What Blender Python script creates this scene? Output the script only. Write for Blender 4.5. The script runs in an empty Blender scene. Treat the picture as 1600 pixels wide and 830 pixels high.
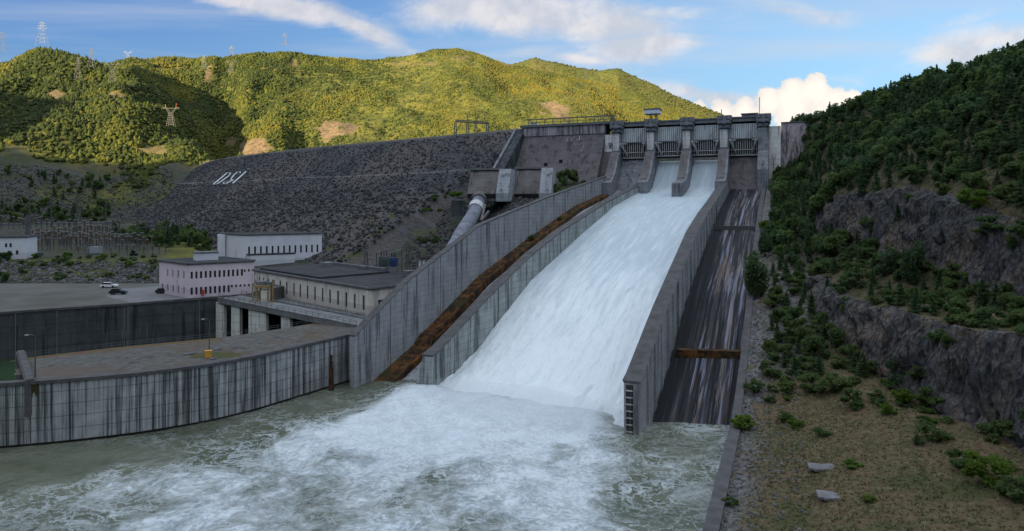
import bpy, math, random
import numpy as np
from mathutils import Vector, Matrix

scene = bpy.context.scene
COL = scene.collection
random.seed(7)
RNG = np.random.default_rng(11)
R = math.radians

# ------------------------------------------------------------------ camera
F, CZ, HY = 1043.0, 44.0, 320.0            # focal length in photo pixels, eye height above the water, horizon row
cam_d = bpy.data.cameras.new("camera")
cam = bpy.data.objects.new("camera", cam_d)
COL.objects.link(cam)
cam.location = (0, 0, CZ)
cam.rotation_euler = (R(90), 0, 0)
cam_d.sensor_width = 36
cam_d.lens = F / 1600 * 36
cam_d.shift_y = -(415 - HY) / 1600
cam_d.clip_start = 0.5
cam_d.clip_end = 30000
scene.camera = cam

# ------------------------------------------------------------------ sun and sky
SUN_EL, SUN_AZ = 12.5, 217.0                # degrees; azimuth clockwise from +Y
SKY_STRENGTH, SUN_STRENGTH, EXPOSURE = 0.15, 5.0, 1.5
sun_to = Vector((math.sin(R(SUN_AZ)) * math.cos(R(SUN_EL)), math.cos(R(SUN_AZ)) * math.cos(R(SUN_EL)), math.sin(R(SUN_EL))))
sl = bpy.data.lights.new("sun", 'SUN')
sl.energy = SUN_STRENGTH
sl.angle = R(0.5)
sl.color = (1.0, 0.83, 0.50)
so = bpy.data.objects.new("sun", sl)
COL.objects.link(so)
so.location = (-300, -400, 600)
so.rotation_euler = sun_to.to_track_quat('Z', 'Y').to_euler()

scene.view_settings.view_transform = 'Standard'
scene.view_settings.look = 'None'
scene.view_settings.exposure = EXPOSURE
scene.view_settings.gamma = 1
scene.view_settings.use_curve_mapping = False
scene.cycles.max_bounces = 5
scene.cycles.diffuse_bounces = 3
scene.cycles.glossy_bounces = 2
scene.cycles.transmission_bounces = 2
scene.cycles.volume_bounces = 1
scene.cycles.caustics_reflective = False
scene.cycles.caustics_refractive = False


class NT:
    """tiny node-graph writer"""
    def __init__(s, tree):
        s.t = tree
        s.t.nodes.clear()

    def n(s, typ, **kw):
        nd = s.t.nodes.new(typ)
        for k, v in kw.items():
            setattr(nd, k, v)
        return nd

    def put(s, sock, v):
        if isinstance(v, bpy.types.NodeSocket):
            s.t.links.new(v, sock)
        elif isinstance(v, (tuple, list)) and sock.type == 'RGBA' and len(v) == 3:
            sock.default_value = (*v, 1)
        else:
            sock.default_value = v

    def math(s, op, a, b=0.0, c=None, clamp=False):
        nd = s.n('ShaderNodeMath', operation=op, use_clamp=clamp)
        s.put(nd.inputs[0], a)
        s.put(nd.inputs[1], b)
        if c is not None:
            s.put(nd.inputs[2], c)
        return nd.outputs[0]

    def mix(s, f, a, b, blend='MIX'):
        nd = s.n('ShaderNodeMix', data_type='RGBA', blend_type=blend)
        s.put(nd.inputs[0], f)
        s.put(nd.inputs[6], a)
        s.put(nd.inputs[7], b)
        return nd.outputs[2]

    def ramp(s, v, lo, hi):
        nd = s.n('ShaderNodeMapRange', interpolation_type='SMOOTHSTEP')
        s.put(nd.inputs[0], v)
        nd.inputs[1].default_value = lo
        nd.inputs[2].default_value = hi
        return nd.outputs[0]

    def noise(s, vec, scale, detail=3, rough=.55, dist=0.0):
        nd = s.n('ShaderNodeTexNoise')
        s.put(nd.inputs['Vector'], vec)
        nd.inputs['Scale'].default_value = scale
        nd.inputs['Detail'].default_value = detail
        nd.inputs['Roughness'].default_value = rough
        nd.inputs['Distortion'].default_value = dist
        return nd.outputs[0]

    def vor(s, vec, scale, feature='F1', out=0):
        nd = s.n('ShaderNodeTexVoronoi', feature=feature)
        s.put(nd.inputs['Vector'], vec)
        nd.inputs['Scale'].default_value = scale
        return nd.outputs[out]

    def scale(s, vec, sc, rot=(0, 0, 0)):
        nd = s.n('ShaderNodeMapping')
        s.put(nd.inputs[0], vec)
        nd.inputs['Scale'].default_value = sc
        nd.inputs['Rotation'].default_value = rot
        return nd.outputs[0]


def new_world():
    w = bpy.data.worlds.new("World")
    scene.world = w
    w.use_nodes = True
    g = NT(w.node_tree)
    sky = g.n('ShaderNodeTexSky', sky_type='NISHITA', sun_disc=False)
    sky.sun_elevation = R(SUN_EL)
    sky.sun_rotation = R(SUN_AZ)
    sky.altitude = 300
    sky.air_density = 1.0
    sky.dust_density = 0.6
    sky.ozone_density = 1.6
    tc = g.n('ShaderNodeTexCoord')
    sep = g.n('ShaderNodeSeparateXYZ')
    g.put(sep.inputs[0], tc.outputs['Generated'])
    x, y, z = sep.outputs
    yy = g.math('MAXIMUM', y, 0.05)
    a = g.math('DIVIDE', x, yy)
    e = g.math('DIVIDE', z, yy)
    cmb = g.n('ShaderNodeCombineXYZ')
    g.put(cmb.inputs[0], a)
    g.put(cmb.inputs[1], e)
    ae = cmb.outputs[0]
    front = g.ramp(y, 0.05, 0.3)
    # high cirrus over the whole dome, drawn out in streaks
    zz = g.math('MAXIMUM', z, 0.03)
    cm2 = g.n('ShaderNodeCombineXYZ')
    g.put(cm2.inputs[0], g.math('DIVIDE', x, zz))
    g.put(cm2.inputs[1], g.math('DIVIDE', y, zz))
    st = g.noise(g.scale(cm2.outputs[0], (.35, 1.0, 1), (0, 0, R(-20))), 0.8, 6, .6, .4)
    wisp = g.math('MULTIPLY', g.ramp(st, .42, .8), g.math('MULTIPLY', g.ramp(z, .04, .16), .6))
    # named cloud banks: azimuth, elevation, half sizes, tilt, strength
    n1 = g.noise(g.scale(ae, (6.0, 17, 1), (0, 0, R(-12))), 1.0, 8, .66, .5)
    n2 = g.noise(ae, 14.0, 8, .6, .2)
    banks = [(430, 8, 170, 22, -10, 1.3), (560, 42, 120, 19, -24, 1.15), (800, 18, 190, 38, -3, 1.5), (945, 40, 140, 30, -4, 1.3), (1015, 72, 95, 27, 4, 1.5),
             (1540, 66, 150, 32, 14, 1.2), (1400, 110, 120, 20, 6, .6), (915, 92, 60, 9, -4, .9), (1300, 30, 130, 20, -12, .55), (1000, 20, 140, 16, -3, .8),
             (1090, 148, 90, 16, -8, 1.1), (830, 80, 40, 10, 0, .9), (1560, 15, 120, 14, 18, .6), (1180, 155, 60, 12, 0, .6), (200, -40, 260, 20, -8, .9)]
    tot = None
    for (px, py, hw, hh, tilt, k) in banks:
        dx = g.math('SUBTRACT', a, (px - 800) / F)
        dy = g.math('SUBTRACT', e, (HY - py) / F)
        c, s_ = math.cos(R(tilt)), math.sin(R(tilt))
        u = g.math('ADD', g.math('MULTIPLY', dx, c * F / hw), g.math('MULTIPLY', dy, s_ * F / hw))
        v = g.math('ADD', g.math('MULTIPLY', dx, -s_ * F / hh), g.math('MULTIPLY', dy, c * F / hh))
        r2 = g.math('ADD', g.math('MULTIPLY', u, u), g.math('MULTIPLY', v, v))
        b = g.math('MULTIPLY', g.math('EXPONENT', g.math('MULTIPLY', r2, -1.0)), k)
        tot = b if tot is None else g.math('MAXIMUM', tot, b)
    den = g.math('ADD', g.math('MULTIPLY', tot, 0.86), g.math('SUBTRACT', g.math('MULTIPLY', n1, 1.9), .98))
    soft = g.math('MULTIPLY', g.math('MULTIPLY', g.ramp(den, .12, 1.0), front), .88)
    # bright cumulus heads standing on the horizon
    cum = None
    for (px, py, rr) in [(1130, 178, 26), (1165, 172, 24), (1200, 160, 28), (1235, 152, 30), (1270, 146, 34), (1300, 160, 28), (1330, 163, 24), (1350, 175, 28), (1240, 178, 40), (1290, 182, 40), (1180, 185, 30), (1090, 178, 20)]:
        dx = g.math('SUBTRACT', a, (px - 800) / F)
        dy = g.math('SUBTRACT', e, (HY - py) / F)
        dd = g.math('SQRT', g.math('ADD', g.math('MULTIPLY', dx, dx), g.math('MULTIPLY', dy, dy)))
        b = g.math('SUBTRACT', 1.0, g.math('DIVIDE', dd, rr / F))
        cum = b if cum is None else g.math('MAXIMUM', cum, b)
    n3 = g.noise(ae, 42.0, 5, .55, .3)
    cden = g.math('ADD', cum, g.math('MULTIPLY', g.math('SUBTRACT', n3, .5), 1.1))
    cmask = g.math('MULTIPLY', g.ramp(cden, .0, .22), front)
    lit = g.ramp(g.math('ADD', g.math('MULTIPLY', cden, .5), n2), .35, 1.0)
    tint = g.mix(g.ramp(a, -.9, .5), (.20, .285, .44), (.33, .375, .41))
    tint = g.mix(g.ramp(e, .30, .10), tint, (.235, .28, .33))
    col = g.mix(1.0, sky.outputs[0], tint, 'MULTIPLY')
    col = g.mix(wisp, col, (1.5, 1.6, 1.8))
    col = g.mix(soft, col, g.mix(g.ramp(n2, .35, .65), (1.45, 1.5, 1.65), (2.05, 1.95, 1.95)))
    col = g.mix(cmask, col, g.mix(lit, (1.9, 1.8, 1.75), (2.6, 2.4, 2.15)))
    # bright overhead cloud, added out of view to lift and whiten the foreground light
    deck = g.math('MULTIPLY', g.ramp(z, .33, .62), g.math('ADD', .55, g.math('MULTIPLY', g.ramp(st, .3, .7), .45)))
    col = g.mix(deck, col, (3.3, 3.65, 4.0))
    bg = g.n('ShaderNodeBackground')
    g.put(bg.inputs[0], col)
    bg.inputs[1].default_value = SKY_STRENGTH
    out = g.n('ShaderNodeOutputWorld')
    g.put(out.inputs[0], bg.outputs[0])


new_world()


# ------------------------------------------------------------------ small maths
def at_z(px, py, z):
    d = (CZ - z) * F / (py - HY)
    return ((px - 800) / F * d, d, z)


def at_d(px, py, d):
    return ((px - 800) / F * d, d, CZ - (py - HY) / F * d)


def lerp(p, q, t):
    return tuple(a + (b - a) * t for a, b in zip(p, q))


def _h(ix, iy, iz, s):
    n = (ix.astype(np.int64) * 374761393 + iy.astype(np.int64) * 668265263 + iz.astype(np.int64) * 2147483647 + s * 974711) & 0xffffffff
    n = ((n ^ (n >> 13)) * 1274126177) & 0xffffffff
    n = n ^ (n >> 16)
    return (n & 0xffff) / 65535.0


def vnoise(x, y, z=0.0, s=0):
    x, y, z = np.broadcast_arrays(np.asarray(x, float), np.asarray(y, float), np.asarray(z, float))
    ix, iy, iz = np.floor(x), np.floor(y), np.floor(z)
    fx, fy, fz = x - ix, y - iy, z - iz
    fx, fy, fz = [f * f * (3 - 2 * f) for f in (fx, fy, fz)]
    r = 0
    for dx in (0, 1):
        for dy in (0, 1):
            for dz in (0, 1):
                w = (fx if dx else 1 - fx) * (fy if dy else 1 - fy) * (fz if dz else 1 - fz)
                r = r + w * _h(ix + dx, iy + dy, iz + dz, s)
    return r * 2 - 1


def fbm(x, y, z=0.0, o=4, s=0, g=.5):
    r, a, t = 0, 1, 0
    for k in range(o):
        r = r + a * vnoise(np.asarray(x) * 2 ** k, np.asarray(y) * 2 ** k, np.asarray(z) * 2 ** k, s + k)
        t += a
        a *= g
    return r / t


def sstep(a, b, x):
    t = np.clip((x - a) / (b - a), 0, 1)
    return t * t * (3 - 2 * t)


def ip(x, tab):
    return np.interp(x, [k for k, _ in tab], [v for _, v in tab])


# ------------------------------------------------------------------ mesh builders
class MB:
    def __init__(s):
        s.v, s.f, s.m, s.uv = [], [], [], []

    def face(s, pts, m=0, uv=None):
        b = len(s.v)
        s.v += [tuple(p) for p in pts]
        s.f.append(list(range(b, b + len(pts))))
        s.m.append(m)
        s.uv.append(uv)

    def hexa(s, p, m=0):
        """8 corners: bottom 0-3 counter-clockwise, top 4-7"""
        for q in ((3, 2, 1, 0), (4, 5, 6, 7), (0, 1, 5, 4), (1, 2, 6, 5), (2, 3, 7, 6), (3, 0, 4, 7)):
            s.face([p[i] for i in q], m)

    def box(s, c, size, rz=0.0, m=0):
        hx, hy, hz = size[0] / 2, size[1] / 2, size[2] / 2
        ca, sa = math.cos(rz), math.sin(rz)
        P = []
        for dz in (-hz, hz):
            for dx, dy in ((-hx, -hy), (hx, -hy), (hx, hy), (-hx, hy)):
                P.append((c[0] + dx * ca - dy * sa, c[1] + dx * sa + dy * ca, c[2] + dz))
        s.hexa(P, m)

    def beam(s, p, q, w, h=None, m=0):
        h = w if h is None else h
        p, q = Vector(p), Vector(q)
        d = (q - p).normalized()
        up = Vector((0, 0, 1)) if abs(d.z) < .95 else Vector((0, 1, 0))
        a = d.cross(up).normalized() * (w / 2)
        b = a.normalized().cross(d).normalized() * (h / 2)
        P = [p - a - b, p + a - b, p + a + b, p - a + b, q - a - b, q + a - b, q + a + b, q - a + b]
        for qd in ((0, 1, 2, 3), (7, 6, 5, 4), (0, 4, 5, 1), (1, 5, 6, 2), (2, 6, 7, 3), (3, 7, 4, 0)):
            s.face([P[i] for i in qd], m)

    def tube(s, pts, radii, n=10, m=0, cap=True):
        rings = []
        for i, p in enumerate(pts):
            p = Vector(p)
            d = (Vector(pts[min(i + 1, len(pts) - 1)]) - Vector(pts[max(i - 1, 0)])).normalized()
            up = Vector((0, 0, 1)) if abs(d.z) < .95 else Vector((0, 1, 0))
            a = d.cross(up).normalized()
            b = a.cross(d).normalized()
            r = radii[i] if isinstance(radii, (list, tuple)) else radii
            rings.append([p + (a * math.cos(2 * math.pi * k / n) + b * math.sin(2 * math.pi * k / n)) * r for k in range(n)])
        for i in range(len(rings) - 1):
            for k in range(n):
                j = (k + 1) % n
                s.face([rings[i][k], rings[i + 1][k], rings[i + 1][j], rings[i][j]], m)
        if cap:
            s.face(rings[0], m)
            s.face(list(reversed(rings[-1])), m)

    def prism(s, poly, z0, z1, m=0):
        n = len(poly)
        s.face([(x, y, z1) for x, y in poly], m)
        s.face([(x, y, z0) for x, y in reversed(poly)], m)
        for i in range(n):
            j = (i + 1) % n
            s.face([(*poly[i], z0), (*poly[j], z0), (*poly[j], z1), (*poly[i], z1)], m)

    def extrude(s, prof, frame, w0, w1, m=0):
        """profile in (t, z) swept sideways from w0 to w1; frame(t, w, z) -> xyz"""
        n = len(prof)
        s.face([frame(t, w0, z) for t, z in prof], m)
        s.face([frame(t, w1, z) for t, z in reversed(prof)], m)
        for i in range(n):
            j = (i + 1) % n
            s.face([frame(*((prof[i][0], w0, prof[i][1]))), frame(prof[i][0], w1, prof[i][1]), frame(prof[j][0], w1, prof[j][1]), frame(prof[j][0], w0, prof[j][1])], m)

    def facade(s, p, q, z0, z1, holes, depth=.35, m=0):
        """wall from plan point p to q with rectangular openings (u0,u1,v0,v1); reveals go in by depth. Returns pane rectangles"""
        p, q = Vector((p[0], p[1], 0)), Vector((q[0], q[1], 0))
        L = (q - p).length
        d = (q - p) / L
        nrm = Vector((d.y, -d.x, 0))
        us = sorted({0, L, *[h[0] for h in holes], *[h[1] for h in holes]})
        vs = sorted({0, z1 - z0, *[h[2] for h in holes], *[h[3] for h in holes]})

        def P(u, v, o=0):
            r = p + d * u - nrm * o
            return (r.x, r.y, z0 + v)
        for i in range(len(us) - 1):
            for j in range(len(vs) - 1):
                uc, vc = (us[i] + us[i + 1]) / 2, (vs[j] + vs[j + 1]) / 2
                if any(h[0] < uc < h[1] and h[2] < vc < h[3] for h in holes):
                    continue
                s.face([P(us[i], vs[j]), P(us[i + 1], vs[j]), P(us[i + 1], vs[j + 1]), P(us[i], vs[j + 1])], m)
        for (a, b, c, e) in holes:
            s.face([P(a, c), P(b, c), P(b, c, depth), P(a, c, depth)], m)
            s.face([P(a, e, depth), P(b, e, depth), P(b, e), P(a, e)], m)
            s.face([P(a, c), P(a, c, depth), P(a, e, depth), P(a, e)], m)
            s.face([P(b, c, depth), P(b, c), P(b, e), P(b, e, depth)], m)
        return [[P(a, c, depth - .05), P(b, c, depth - .05), P(b, e, depth - .05), P(a, e, depth - .05)] for (a, b, c, e) in holes]

    def build(s, name, mats, parent=None, smooth=False, weld=False):
        me = bpy.data.meshes.new(name)
        off = Vector((0, 0, 0))
        if parent is not None:
            off = world_loc(parent)
        me.from_pydata([(x - off.x, y - off.y, z - off.z) for x, y, z in s.v], [], s.f)
        mats = mats if isinstance(mats, (list, tuple)) else [mats]
        for mt in mats:
            me.materials.append(mt)
        me.polygons.foreach_set('material_index', s.m)
        if any(u is not None for u in s.uv):
            lay = me.uv_layers.new(name='UVMap')
            i = 0
            for f, u in zip(s.f, s.uv):
                for k in range(len(f)):
                    if u is not None:
                        lay.data[i].uv = u[k]
                    i += 1
        if weld:
            import bmesh
            bm = bmesh.new()
            bm.from_mesh(me)
            bmesh.ops.remove_doubles(bm, verts=bm.verts, dist=1e-4)
            bmesh.ops.recalc_face_normals(bm, faces=bm.faces)
            bm.to_mesh(me)
            bm.free()
        if smooth:
            me.polygons.foreach_set('use_smooth', [True] * len(me.polygons))
        o = bpy.data.objects.new(name, me)
        COL.objects.link(o)
        if parent is not None:
            o.parent = parent
        return o


def world_loc(o):
    v = Vector((0, 0, 0))
    while o is not None:
        v += Vector(o.location)
        o = o.parent
    return v


def np_mesh(name, V, Fc, mat, smooth=False, attrs=None, uv=None):
    """fast mesh from arrays; Fc is (n,3) or (n,4)"""
    V = np.asarray(V, np.float32)
    Fc = np.asarray(Fc, np.int32)
    me = bpy.data.meshes.new(name)
    me.vertices.add(len(V))
    me.vertices.foreach_set('co', V.ravel())
    k = Fc.shape[1]
    me.loops.add(Fc.size)
    me.loops.foreach_set('vertex_index', Fc.ravel())
    me.polygons.add(len(Fc))
    me.polygons.foreach_set('loop_start', np.arange(0, Fc.size, k, dtype=np.int32))
    me.polygons.foreach_set('loop_total', np.full(len(Fc), k, np.int32))
    me.polygons.foreach_set('use_smooth', np.full(len(Fc), smooth))
    for an, arr in (attrs or {}).items():
        arr = np.asarray(arr, np.float32)
        if arr.ndim == 1:
            at = me.attributes.new(an, 'FLOAT', 'POINT')
            at.data.foreach_set('value', arr)
        else:
            at = me.attributes.new(an, 'FLOAT_COLOR', 'POINT')
            at.data.foreach_set('color', np.concatenate([arr, np.ones((len(arr), 1), np.float32)], 1).ravel())
    if uv is not None:
        lay = me.uv_layers.new(name='UVMap')
        lay.data.foreach_set('uv', np.asarray(uv, np.float32)[Fc.ravel()].ravel())
    me.materials.append(mat)
    me.update()
    me.validate()
    return me


def np_obj(name, *a, **k):
    o = bpy.data.objects.new(name, np_mesh(name, *a, **k))
    COL.objects.link(o)
    return o


def grid_faces(n, m):
    i = np.arange(n - 1)[:, None] * m + np.arange(m - 1)[None, :]
    return np.stack([i, i + m, i + m + 1, i + 1], -1).reshape(-1, 4)


def tag(o, label, cat, group=None):
    o['label'] = label
    o['category'] = cat
    if group:
        o['group'] = group
    return o


def thing(name, label, cat, loc=(0, 0, 0), group=None):
    o = bpy.data.objects.new(name, None)
    o.empty_display_size = .5
    COL.objects.link(o)
    o.location = loc
    return tag(o, label, cat, group)


def struct(o, kind='structure'):
    o['kind'] = kind
    return o


def copy_thing(root, loc, rz=0.0, sc=1.0, label=None, group=None):
    r = root.copy()
    COL.objects.link(r)
    r.location = loc
    r.rotation_euler = (0, 0, rz)
    r.scale = (sc, sc, sc) if not isinstance(sc, tuple) else sc
    if label:
        r['label'] = label
    if group:
        r['group'] = group
    for ch in list(root.children):
        c = ch.copy()
        COL.objects.link(c)
        c.parent = r
        for gch in list(ch.children):
            d = gch.copy()
            COL.objects.link(d)
            d.parent = c
    return r


# ------------------------------------------------------------------ materials
def mat_base(name):
    m = bpy.data.materials.new(name)
    m.use_nodes = True
    g = NT(m.node_tree)
    b = g.n('ShaderNodeBsdfPrincipled')
    o = g.n('ShaderNodeOutputMaterial')
    g.put(o.inputs[0], b.outputs[0])
    tc = g.n('ShaderNodeTexCoord')
    return m, g, b, tc


def bump(g, b, h, strength=.5, dist=.2):
    n = g.n('ShaderNodeBump')
    n.inputs['Strength'].default_value = strength
    n.inputs['Distance'].default_value = dist
    g.put(n.inputs['Height'], h)
    g.put(b.inputs['Normal'], n.outputs[0])


def plain(name, c1, c2=None, scale=1.0, rough=.7, metal=0.0, bs=.2, bd=.03):
    m, g, b, tc = mat_base(name)
    c2 = c2 or tuple(x * .7 for x in c1)
    n = g.noise(tc.outputs['Object'], scale, 5, .6)
    g.put(b.inputs['Base Color'], g.mix(g.ramp(n, .3, .7), c1, c2))
    b.inputs['Roughness'].default_value = rough
    b.inputs['Metallic'].default_value = metal
    if rough > .55:
        b.inputs['Specular IOR Level'].default_value = .2
    bump(g, b, g.noise(tc.outputs['Object'], scale * 6, 3), bs, bd)
    return m


def concrete(name, light, dark, stain, freq=.55, amount=.5, course=1.6, coat=None, rough=.85, vstretch=.035):
    """weathered concrete: formwork courses, blotches and drip stains that run down the wall"""
    m, g, b, tc = mat_base(name)
    P = tc.outputs['Object']
    col = g.mix(g.ramp(g.noise(P, .22, 5, .65), .3, .7), light, dark)
    s1 = g.noise(g.scale(P, (freq, freq, vstretch)), 1.0, 6, .72, .15)
    s2 = g.noise(g.scale(P, (freq * .35, freq * .35, .05)), 1.0, 3, .6)
    s3 = g.noise(g.scale(P, (freq * 2.6, freq * 2.6, vstretch * 2)), 1.0, 3, .6)
    drip = g.ramp(g.math('ADD', g.math('ADD', g.math('MULTIPLY', s1, .62), g.math('MULTIPLY', s2, .25)), g.math('MULTIPLY', s3, .22)), .62 - .2 * amount, .70 - .12 * amount)
    sep = g.n('ShaderNodeSeparateXYZ')
    g.put(sep.inputs[0], P)
    fz = g.math('FRACT', g.math('DIVIDE', sep.outputs[2], course))
    line = g.math('LESS_THAN', fz, .07)
    blk = g.noise(g.scale(P, (.12, .12, 1 / course)), 1.0, 1)
    col = g.mix(g.math('MULTIPLY', g.ramp(blk, .35, .65), .3), col, dark)
    col = g.mix(g.math('MULTIPLY', line, .45), col, stain)
    col = g.mix(g.math('MULTIPLY', drip, .9), col, stain)
    if coat:
        c2 = g.ramp(g.noise(g.scale(P, (freq * .8, freq * .8, .02)), 1.0, 4, .7), .58, .66)
        col = g.mix(g.math('MULTIPLY', c2, .7), col, coat)
    g.put(b.inputs['Base Color'], col)
    b.inputs['Roughness'].default_value = rough
    b.inputs['Specular IOR Level'].default_value = .15
    h = g.math('ADD', g.noise(P, 2.5, 5, .65), g.math('MULTIPLY', line, -.6))
    bump(g, b, h, .45, .12)
    return m


M = {}
M['wall_stained'] = concrete('stained concrete', (.42, .435, .455), (.27, .285, .30), (.018, .021, .023), 1.7, .70, 2.3, vstretch=.024)
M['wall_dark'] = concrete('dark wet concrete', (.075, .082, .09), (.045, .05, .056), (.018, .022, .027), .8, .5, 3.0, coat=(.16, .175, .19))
M['chute_wall'] = concrete('chute wall concrete', (.345, .36, .39), (.25, .26, .285), (.08, .084, .088), .6, .32, 1.45)
M['chute_wall_pale'] = concrete('pale chute wall concrete', (.35, .375, .375), (.24, .26, .26), (.055, .06, .06), .7, .42, 1.8)
M['pier'] = concrete('pier concrete', (.25, .255, .275), (.16, .165, .18), (.06, .062, .07), .7, .4, 2.0)
M['pier_pale'] = concrete('pale pier panel', (.68, .66, .63), (.55, .53, .51), (.20, .19, .18), .9, .35, 2.5)
M['dam_face'] = concrete('mauve dam concrete', (.15, .13, .135), (.10, .088, .095), (.05, .045, .05), .4, .4, 2.4)
M['dam_top'] = concrete('streaked dam top', (.42, .365, .375), (.25, .215, .225), (.06, .055, .06), .7, .6, 30.0)
M['intake'] = concrete('intake concrete', (.17, .155, .155), (.11, .10, .10), (.055, .05, .05), .35, .35, 1.3)
M['cap'] = plain('walkway concrete', (.105, .10, .105), (.065, .064, .068), .5, .9, 0, .4, .05)
M['deck'] = plain('deck concrete', (.19, .195, .2), (.12, .125, .13), .3, .9)
def plaza_mat():
    m, g, b, tc = mat_base('worn yard asphalt')
    P = tc.outputs['Object']
    n1 = g.noise(P, .09, 6, .7)
    n2 = g.noise(P, .6, 6, .7)
    col = g.mix(g.ramp(n2, .35, .65), (.075, .073, .07), (.125, .12, .115))
    col = g.mix(g.math('MULTIPLY', g.ramp(n1, .48, .60), .7), col, (.10, .075, .055))
    col = g.mix(g.math('MULTIPLY', g.ramp(g.noise(P, .25, 5, .7), .56, .66), .8), col, (.042, .042, .043))
    ed = g.vor(P, .17, 'DISTANCE_TO_EDGE')
    col = g.mix(g.math('MULTIPLY', g.ramp(ed, .02, .0), .5), col, (.04, .045, .03))
    g.put(b.inputs['Base Color'], col)
    b.inputs['Roughness'].default_value = .95
    b.inputs['Specular IOR Level'].default_value = .15
    bump(g, b, n2, .4, .06)
    return m


M['plaza'] = plaza_mat()
M['pink'] = concrete('pale pink plaster', (.68, .57, .63), (.60, .50, .56), (.42, .35, .40), .4, .12, 40.0)
M['lilac'] = concrete('white plaster', (.66, .66, .72), (.57, .57, .63), (.38, .38, .42), .4, .12, 40.0)
M['cream'] = concrete('cream plaster', (.68, .635, .575), (.57, .53, .475), (.32, .28, .25), .5, .3, 40.0)
M['roof'] = plain('dark roof felt', (.05, .05, .055), (.033, .034, .038), .2, .95)
M['trim'] = plain('grey roof trim', (.16, .16, .17), (.11, .11, .12), .5, .8)
M['glass'] = plain('dark window glass', (.012, .014, .02), (.02, .024, .03), .3, .15, 0, 0, 0)
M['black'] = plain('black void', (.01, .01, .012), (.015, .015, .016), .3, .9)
M['steel'] = plain('grey painted steel', (.16, .17, .18), (.11, .115, .12), .8, .6, .3)
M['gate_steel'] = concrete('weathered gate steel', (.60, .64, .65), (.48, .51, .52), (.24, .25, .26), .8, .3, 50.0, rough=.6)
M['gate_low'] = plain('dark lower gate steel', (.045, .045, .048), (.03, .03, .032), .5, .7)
M['gate_rib'] = plain('light gate ribs', (.50, .49, .48), (.36, .35, .34), .8, .7)
M['galv'] = plain('galvanised lattice steel', (.10, .104, .108), (.075, .078, .082), .6, .5, .3)
M['galv_dark'] = plain('dull lattice steel', (.13, .135, .14), (.09, .09, .1), .6, .6, .2)
M['red'] = plain('red tower paint', (.5, .05, .03), (.4, .05, .03), .6, .6)
M['white_paint'] = plain('white paint', (.58, .60, .62), (.40, .41, .43), 2.0, .7)
M['faded_paint'] = plain('faded white paint', (.40, .38, .38), (.2, .18, .185), .6, .9)
M['car_white'] = plain('white car paint', (.72, .74, .78), (.68, .7, .74), .3, .25, 0, 0, 0)
M['car_black'] = plain('black car paint', (.012, .012, .014), (.014, .014, .016), .3, .2, 0, 0, 0)
M['car_grey'] = plain('dark grey car paint', (.03, .032, .036), (.03, .03, .034), .3, .25, .2, 0, 0)
M['rubber'] = plain('tyre rubber', (.015, .015, .015), (.02, .02, .02), 2, .9)
M['lamp'] = plain('bright bare metal', (.42, .43, .46), (.33, .34, .36), 2, .4, .4)
M['orange'] = plain('orange yellow paint', (.62, .33, .06), (.5, .26, .05), 1, .6)
M['ochre'] = plain('ochre crane paint', (.34, .24, .10), (.22, .16, .08), .8, .7)
M['blue'] = plain('blue paint', (.025, .06, .17), (.02, .05, .13), .6, .5)
M['teal'] = plain('dark teal paint', (.02, .055, .075), (.02, .045, .06), .6, .6)
M['green_grey'] = plain('grey green steel', (.10, .13, .13), (.08, .10, .10), .6, .6)
M['porcelain'] = plain('brown porcelain', (.06, .035, .03), (.09, .06, .05), 1, .4)
M['rust_light'] = plain('orange rust', (.25, .10, .035), (.10, .045, .025), .6, .9)
M['penstock'] = plain('pale blue grey pipe paint', (.20, .212, .265), (.10, .105, .13), .35, .6)
M['slab'] = plain('grey slab concrete', (.19, .185, .20), (.12, .118, .13), .5, .9, 0, .4, .06)
M['bark'] = plain('bark', (.06, .045, .035), (.035, .028, .022), 2, .95)


def rust_mat():
    m, g, b, tc = mat_base('rust streaked trough')
    P = tc.outputs['Object']
    n = g.noise(P, .35, 6, .7)
    n2 = g.noise(P, 1.3, 5, .7)
    col = g.mix(g.ramp(n, .42, .66), (.025, .019, .014), (.18, .072, .022))
    col = g.mix(g.ramp(n2, .58, .80), col, (.25, .11, .04))
    col = g.mix(g.math('MULTIPLY', g.ramp(g.noise(P, .18, 3), .52, .66), .8), col, (.03, .038, .015))
    g.put(b.inputs['Base Color'], col)
    b.inputs['Specular IOR Level'].default_value = .15
    b.inputs['Roughness'].default_value = .8
    bump(g, b, n2, .8, .4)
    return m


M['rust'] = rust_mat()


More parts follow.
